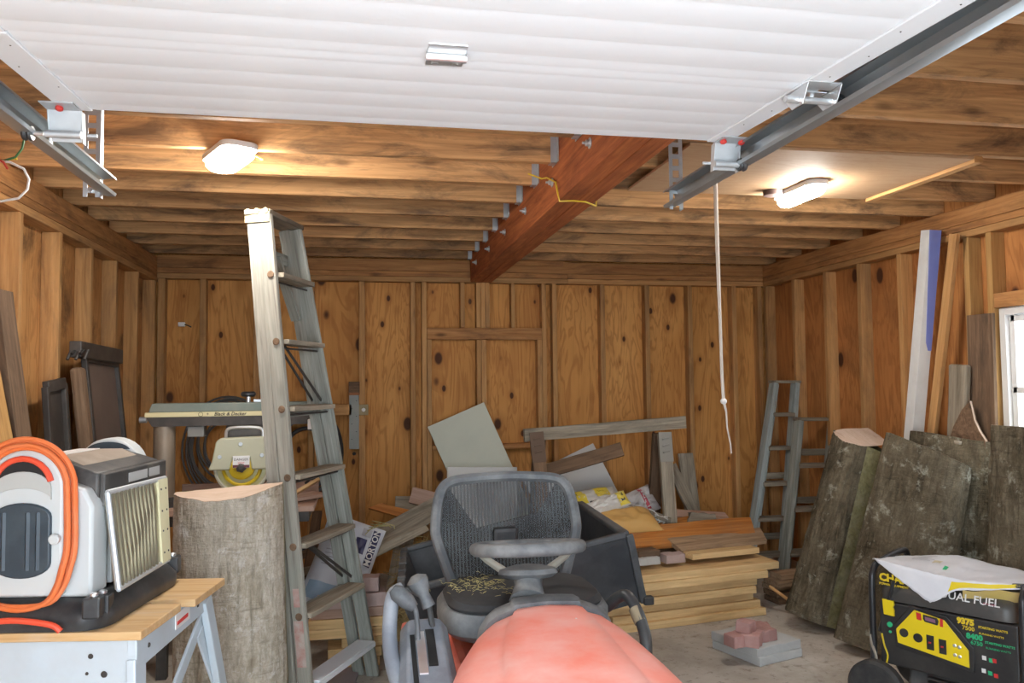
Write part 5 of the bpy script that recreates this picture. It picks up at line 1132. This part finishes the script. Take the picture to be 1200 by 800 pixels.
# ================================================================== JUNK AGAINST THE BACK WALL
PANEL = plain('off_white_laminate', (.56, .575, .46), .5, 0, dust=(.48, .49, .40), amt=.5, scale=3); PANELW = plain('white_laminate', (.60, .60, .57), .5, 0, dust=(.52, .52, .49), amt=.4, scale=3)
def sheet(name, label, pix, Ys, m, th=.018):
    q = [PY(px, py, y) for (px, py), y in zip(pix, Ys)]; n = len(q); d = (q[1]-q[0]).cross(q[2]-q[0]).normalized()*th
    if d.y < 0: d = -d
    return tag(MB().add(q+[p+d for p in q], [tuple(range(n)), tuple(range(2*n-1, n-1, -1))] + [(i, (i+1) % n, n+(i+1) % n, n+i) for i in range(n)]).build(name, m, bevel=.002), label, 'board')
sheet('laminate_sheet', 'large off-white laminate board tilted against the back wall behind the tractor seat', [(501, 500), (567, 471), (655, 668), (588, 697)], [6.36, 6.36, 6.05, 6.05], PANEL)
sheet('laminate_sheet', 'white laminate board tilted behind the old trestle on the back wall', [(612, 560), (695, 519), (745, 617), (662, 658)], [6.33, 6.33, 6.12, 6.12], PANELW)
sheet('laminate_strip', 'narrow off-white strip standing behind the top of the tractor seat', [(524, 547), (606, 547), (606, 690), (524, 690)], [6.0, 6.0, 5.8, 5.8], PANELW)
ts = thing('trestle', 'old weathered wooden trestle with metal leg brackets standing in the junk', 'trestle', PY(700, 600, 5.5))
TY = 5.48
board('top_beam', PY(614, 510, TY), PY(803, 494.5, TY+.05), .088, .04, W['grey'], (0, 0, 1), ts, rough=.002)
BRA = plain('bracket_steel', (.26, .25, .22), .55, .6, dust=(.34, .32, .27), amt=.5)
for px, pb, yy, m, dy, nm in ((628, 640, 620, 'brownold', -.10, 'l'), (778, 786, 618, 'grey', -.10, 'r'), (632, 628, 610, 'brownold', .22, 'l'), (772, 766, 604, 'brownold', .24, 'r')):
    a = PY(px, 508, TY+.02+(.03 if dy > 0 else -.03)); b_ = PY(pb, yy, TY+dy); lg = board('leg', b_, a, .092, .038, W[m], (1, 0, 0), ts)
    if dy < 0:
        t0, t1 = a.lerp(b_, -.02), a.lerp(b_, .30); mm = BRA if nm == 'r' else W['brownold']
        bb = MB().bar(t0-V((0, .022, 0)), t1-V((0, .022, 0)), .10, .004, (1, 0, 0))
        for i in range(3): bb.bar(t0.lerp(t1, .25+.22*i)-V((.025, .027, 0)), t0.lerp(t1, .25+.22*i)+V((.025, -.027, .01)), .012, .008)
        bb.build('bracket', BRA if nm == 'r' else plain('rusty_bracket', (.14, .09, .06), .7, .4), ts, bevel=.001)
tag(board('wood_timber', PY(640, 552, 5.72), PY(729, 526, 5.62), .10, .06, W['brownold'], (0, .2, 1)), 'brown timber slanting up across the white board under the trestle top', 'timber')
tag(board('wood_plank', PY(829, 740, 6.05), PY(803, 531, 6.36), .13, .025, W['grey'], (1, 0, 0)), 'short grey plank standing against the back wall right of the trestle', 'plank')
tag(board('wood_plank', PY(862, 700, 5.80), PY(786, 545, 6.12), .09, .03, W['grey'], (1, 0, 0)), 'grey plank slanting behind the right trestle leg', 'plank')
tag(board('wood_lath', PY(733, 593, 5.46), PY(786, 609, 5.36), .07, .025, W['grey'], (0, 1, .3)), 'grey lath lying across the sacks beside the trestle leg', 'lath')
tag(board('wood_lath', PY(784, 602, 5.56), PY(852, 606, 5.62), .09, .03, W['pinkwood'], (0, 1, .5)), 'pale lath with a squared end lying right of the trestle leg', 'lath')
tag(board('wood_offcut', PY(786, 613, 5.42), PY(812, 609, 5.5), .08, .03, W['orange'], (0, 1, .3)), 'small reddish offcut beside the trestle foot', 'offcut')
tag(board('wood_offcut', PY(806, 610, 5.44), PY(838, 611, 5.46), .12, .05, W['grey'], (0, .5, 1), rough=.02, cut0=.05), 'grey bark offcut lying on the junk right of the trestle leg', 'offcut')
def pillow(name, label, cat, c, u, v, w, h, t, mats, seed=1, wr=.012, nu=26, nv=20, parts=()):
    c, u, v = V(c), V(u).normalized(), V(v); v = (v-u*v.dot(u)).normalized(); nrm_ = u.cross(v)
    if nrm_.y > 0: nrm_ = -nrm_
    o = thing(name, label, cat, c)
    def S(a, b, side=1, off=0):
        x, y_ = 2*a-1, 2*b-1; e = max(0, (1-abs(x)**3)*(1-abs(y_)**3))**.6
        d = t/2*e*(1+.25*mnoise.noise(V((a*3+seed, b*3, side)))) + wr*e*(mnoise.noise(V((a*7+seed, b*7, 2*side))) + .6*abs(mnoise.noise(V((a*15, b*13+seed, side)))))
        pin = 1-.05*(1-abs(y_)**2)*abs(x)
        return c + u*(x*w/2*pin) + v*(y_*h/2) + nrm_*(side*d+off)
    bb = MB().grid(lambda a, b: S(a, b, 1), nu, nv); bb.grid(lambda a, b: S(a, b, -1), nu, nv); bb.build('sack', mats, o, smooth=True)
    for nm, a0, a1, b0, b1, m in parts:
        MB().grid(lambda a, b: S(a0+(a1-a0)*a, b0+(b1-b0)*b, 1, .003), 10, 8).build(nm, m, o, smooth=True)
    return o, S, nrm_
SACKW = plain('white_sack', (.60, .59, .55), .45, 0, dust=(.48, .46, .42), amt=.5, scale=8); SACKY = plain('yellow_sack', (.68, .54, .05), .45, 0, dust=(.55, .48, .25), amt=.35, scale=9)
SACKO = plain('orange_tan_sack', (.56, .33, .10), .6, 0, dust=(.48, .33, .17), amt=.5, scale=4)
pillow('paper_sack', 'yellow and white printed sack behind the rim of the black cart', 'sack', PY(694, 589, 5.50), (1, .1, .12), (0, .6, .45), .42, .24, .10, SACKW, 2, .02, parts=(('yellow_print', .02, .38, .25, .98, SACKY), ('yellow_print', .58, .85, .5, .98, SACKY), ('black_print', .40, .52, .2, .36, BLACKP), ('black_print', .12, .26, .7, .78, plain('brown_print', (.25, .16, .02), .6)), ('black_print', .64, .76, .72, .80, plain('brown_print', (.25, .16, .02), .6))))
o, S, nn = pillow('paper_sack', 'crumpled white sack with a yellow lettered end on the tan sack', 'sack', PY(713, 591, 5.28), (1, .1, .30), (0, .5, .6), .30, .12, .09, SACKW, 5, .02, parts=(('yellow_end', .72, .99, .05, .95, SACKY), ('black_print', .80, .90, .25, .42, BLACKP), ('black_print', .82, .92, .62, .80, BLACKP)))
pillow('paper_sack', 'large orange tan sack lying flat beside the black cart and trestle', 'sack', PY(733, 611, 5.22), (1, .12, 0), (0, .8, .35), .46, .26, .14, SACKO, 8, .012, parts=(('white_band', .05, .7, .72, .98, SACKW),))
pillow('paper_sack', 'grey white sack with red stripe slumped behind the trestle leg', 'sack', PY(747, 590, 5.66), (1, .1, .35), (-.2, .4, .8), .30, .20, .10, plain('grey_white_sack', (.50, .48, .47), .5, 0, dust=(.40, .38, .36), amt=.5), 12, .03, parts=(('red_stripe', .62, .72, .0, 1, plain('red_print', (.35, .03, .05), .5)),))
tag(straw('plastic_shreds', SACKW, 24, lambda q: (PY(771+q.uniform(-5, 5), 612+q.uniform(-8, 6), 5.36), .8), .07, .005, 22), 'torn white plastic shreds beside the trestle foot', 'plastic shreds', kind='stuff')
tag(board('wood_plank', PY(728, 588, 5.76), PY(768, 579, 5.80), .08, .02, W['pinkwood'], (0, .4, 1)), 'brownish flat offcut poking up behind the sacks', 'offcut')
# left of the tractor seat
q = random.Random(5)
tag(board('wood_plank', PY(392, 660, 5.15), PY(520, 590, 5.75), .15, .025, W['grey'], (0, .6, .8)), 'long grey plank slanting up to the right behind the tractor seat', 'plank')
tag(board('wood_plank', PY(425, 655, 4.95), PY(500, 618, 5.25), .05, .02, W['grey'], (0, .6, .8)), 'thin grey lath lying under the long slanting plank by the straw', 'lath')
tag(board('wood_plank', PY(340, 647, 5.85), PY(420, 623, 5.95), .14, .03, W['brownold'], (0, .3, 1)), 'brown plank lying behind the salt bag and the ladder', 'plank')
tag(board('wood_plank', PY(345, 672, 5.4), PY(398, 660, 5.4), .05, .03, W['grey'], (0, .3, 1)), 'thin weathered lath lying low behind the ladder', 'lath')
tag(board('wood_plank', PY(463, 590, 6.15), PY(510, 590, 6.15), .11, .03, W['grey'], (0, .3, 1)), 'grey plank end standing behind the pink offcut', 'plank')
tag(board('splintered_stick', PY(441, 594, 5.75), PY(516, 612, 5.65), .055, .035, W['orange'], (0, .5, 1), rough=.012, cut0=.05), 'reddish splintered stick pointing left from behind the tractor seat', 'stick')
tag(board('wood_offcut', PY(482, 580, 5.80), PY(530, 592, 5.70), .115, .04, W['pinkwood'], (0, .35, 1)), 'pinkish square offcut lying on the junk left of the tractor seat', 'offcut')
tag(board('wood_post', PY(462, 700, 5.9), PY(482, 585, 6.3), .14, .03, W['grey'], (1, 0, 0)), 'broad grey board leaning upright behind the straw', 'board')
tag(board('wood_plank', PY(352, 735, 5.1), PY(372, 600, 6.3), .07, .03, W['brownold'], (1, 0, 0)), 'narrow brown strip leaning on the back wall behind the ladder', 'strip')
HAY = plain('straw_heap', (.30, .21, .09), .95, 0, dust=(.13, .09, .04), amt=.7, scale=30)
hc_ = PY(478, 655, 5.15)
def heap(u_, v_):
    x, y_ = (u_-.5)*.60, (v_-.5)*.80; e = max(0, 1-(x/.30)**2)*max(0, 1-(y_/.40)**2)
    return V((.46+x, 5.16+y_, .46*e**.7*(1+.25*mnoise.noise(V((x*9, y_*9, 1)))) + .002))
MBh = MB().grid(heap, 40, 40)
hp_ = MBh.build('straw_heap', HAY, smooth=True); tag(hp_, 'heap of dry straw between the black cart and the back wall', 'straw', kind='stuff')
def onheap(q_):
    u_, v_ = q_.uniform(.12, .88), q_.uniform(.05, .8); return heap(u_, v_)+V((0, 0, .005)), .5
straw('stalks', plain('brown_straw', (.36, .26, .10), .9, 0, dust=(.20, .15, .06), amt=.6, scale=40), 700, onheap, .10, .0022, 8, hp_)
# salt bag
BAGW = plain('salt_bag_white', (.60, .63, .68), .4, 0, dust=(.50, .55, .62), amt=.5, scale=6); NAVYP = plain('navy_print', (.02, .025, .09), .4)
b0, b1 = PY(383, 712, 4.72), PY(420, 612, 4.98); ax = (b1-b0); cc = (b0+b1)/2 - V((0, .0, 0))
o, S, nn = pillow('salt_bag', 'white and blue lettered salt bag slumped behind the ladder and bricks', 'bag', cc, (.92, .0, -.36), ax, .36, ax.length*1.02, .13, BAGW, 3, .014,
    parts=(('navy_band', .80, .93, .52, .94, NAVYP), ('navy_block', .56, .74, .62, .80, NAVYP), ('code_box', .62, .78, .83, .93, gp_), ('green_print', .58, .70, .22, .28, GGR), ('speckled_print', .06, .5, .04, .22, plain('blue_print', (.30, .42, .55), .5))))
for i, b in enumerate((.40, .44, .48, .52, .56)): MB().grid(lambda a, c, b=b: S(.14+.34*a, b+.012*c, 1, .003), 6, 1).build('text_line', gp_, o)
p0, p1_ = S(.865, .54, 1, .010), S(.865, .92, 1, .010); mid = p0.lerp(p1_, .5) + nn*.016
text('lettering', 'MORTON', .054, GWP, o, basis(mid, p1_-p0, nn.cross(p1_-p0)), bold=.0008)
for i in range(5):
    a = PY(428+i*2, 626-i*4, 4.86); tag(MB().tube([a, a+V((.05+.02*i, -.02, .05-.02*i)), a+V((.09+.01*i, -.03, .07-.03*i))], .003, 4).build('straw_stalk', GR), f'single straw stalk sticking out above the salt bag, {["top", "upper", "middle", "lower", "bottom"][i]} one', 'straw', 'stalks above the salt bag')
# small stack under the ladder
for i, (x0_, x1_, y_, z, m) in enumerate(((-.13, .10, 4.47, .025, 'fresh'), (-.17, .11, 4.47, .076, 'fresh'), (-.10, .12, 4.48, .127, 'fresh'), (-.28, .12, 4.48, .178, 'fresh'), (-.27, .12, 4.48, .229, 'fresh'), (-.26, .12, 4.49, .280, 'pinkwood'))):
    nm = ['lowest', 'second from the floor', 'third from the floor', 'third from the top', 'second from the top', 'topmost'][i]
    tag(board('short_board', (x0_, y_, z), (x1_, y_+.01, z), .17, .049, W[m], (0, 1, 0), rough=.002), f'short sawn board in the small stack behind the ladder foot, {nm}', 'board', 'small stack behind the ladder')
brick('dusty pink brick on the small stack behind the ladder, lower one', (.055, 4.46, .342), (.16, .10, .072), .1, m=BRKP, group='bricks behind the ladder')
brick('dusty pink brick balanced on top of the lower brick behind the ladder', (.03, 4.48, .418), (.15, .10, .075), -.05, m=BRKP, group='bricks behind the ladder')
brick('dusty pink brick at the left end of the small stack', (-.16, 4.45, .335), (.13, .10, .058), .1, m=BRKP, group='bricks behind the ladder')
tag(board('floor_sheet', (-.16, 3.80, .009), (-.10, 4.36, .009), .20, .016, plain('lavender_sheet', (.36, .32, .33), .8, 0, dust=(.42, .38, .38), amt=.5), (1, 0, 0)), 'dusty lavender sheet lying on the floor between the ladder feet', 'sheet')

# ================================================================== DAYLIGHT AND VIEW
w = bpy.data.worlds.new('daylight'); SC.world = w; w.use_nodes = True
bg = w.node_tree.nodes['Background']; bg.inputs[0].default_value = (.80, .90, 1.0, 1); bg.inputs[1].default_value = 9.5
SC.view_settings.view_transform = 'Standard'; SC.view_settings.look = 'None'; SC.view_settings.exposure = 0; SC.view_settings.gamma = 1
try: SC.view_settings.use_curve_mapping = False
except Exception: pass
SC.cycles.use_denoising = True
SC.cycles.max_bounces = 8; SC.cycles.diffuse_bounces = 5; SC.cycles.transparent_max_bounces = 12; SC.cycles.sample_clamp_indirect = 8; SC.cycles.blur_glossy = 1.0
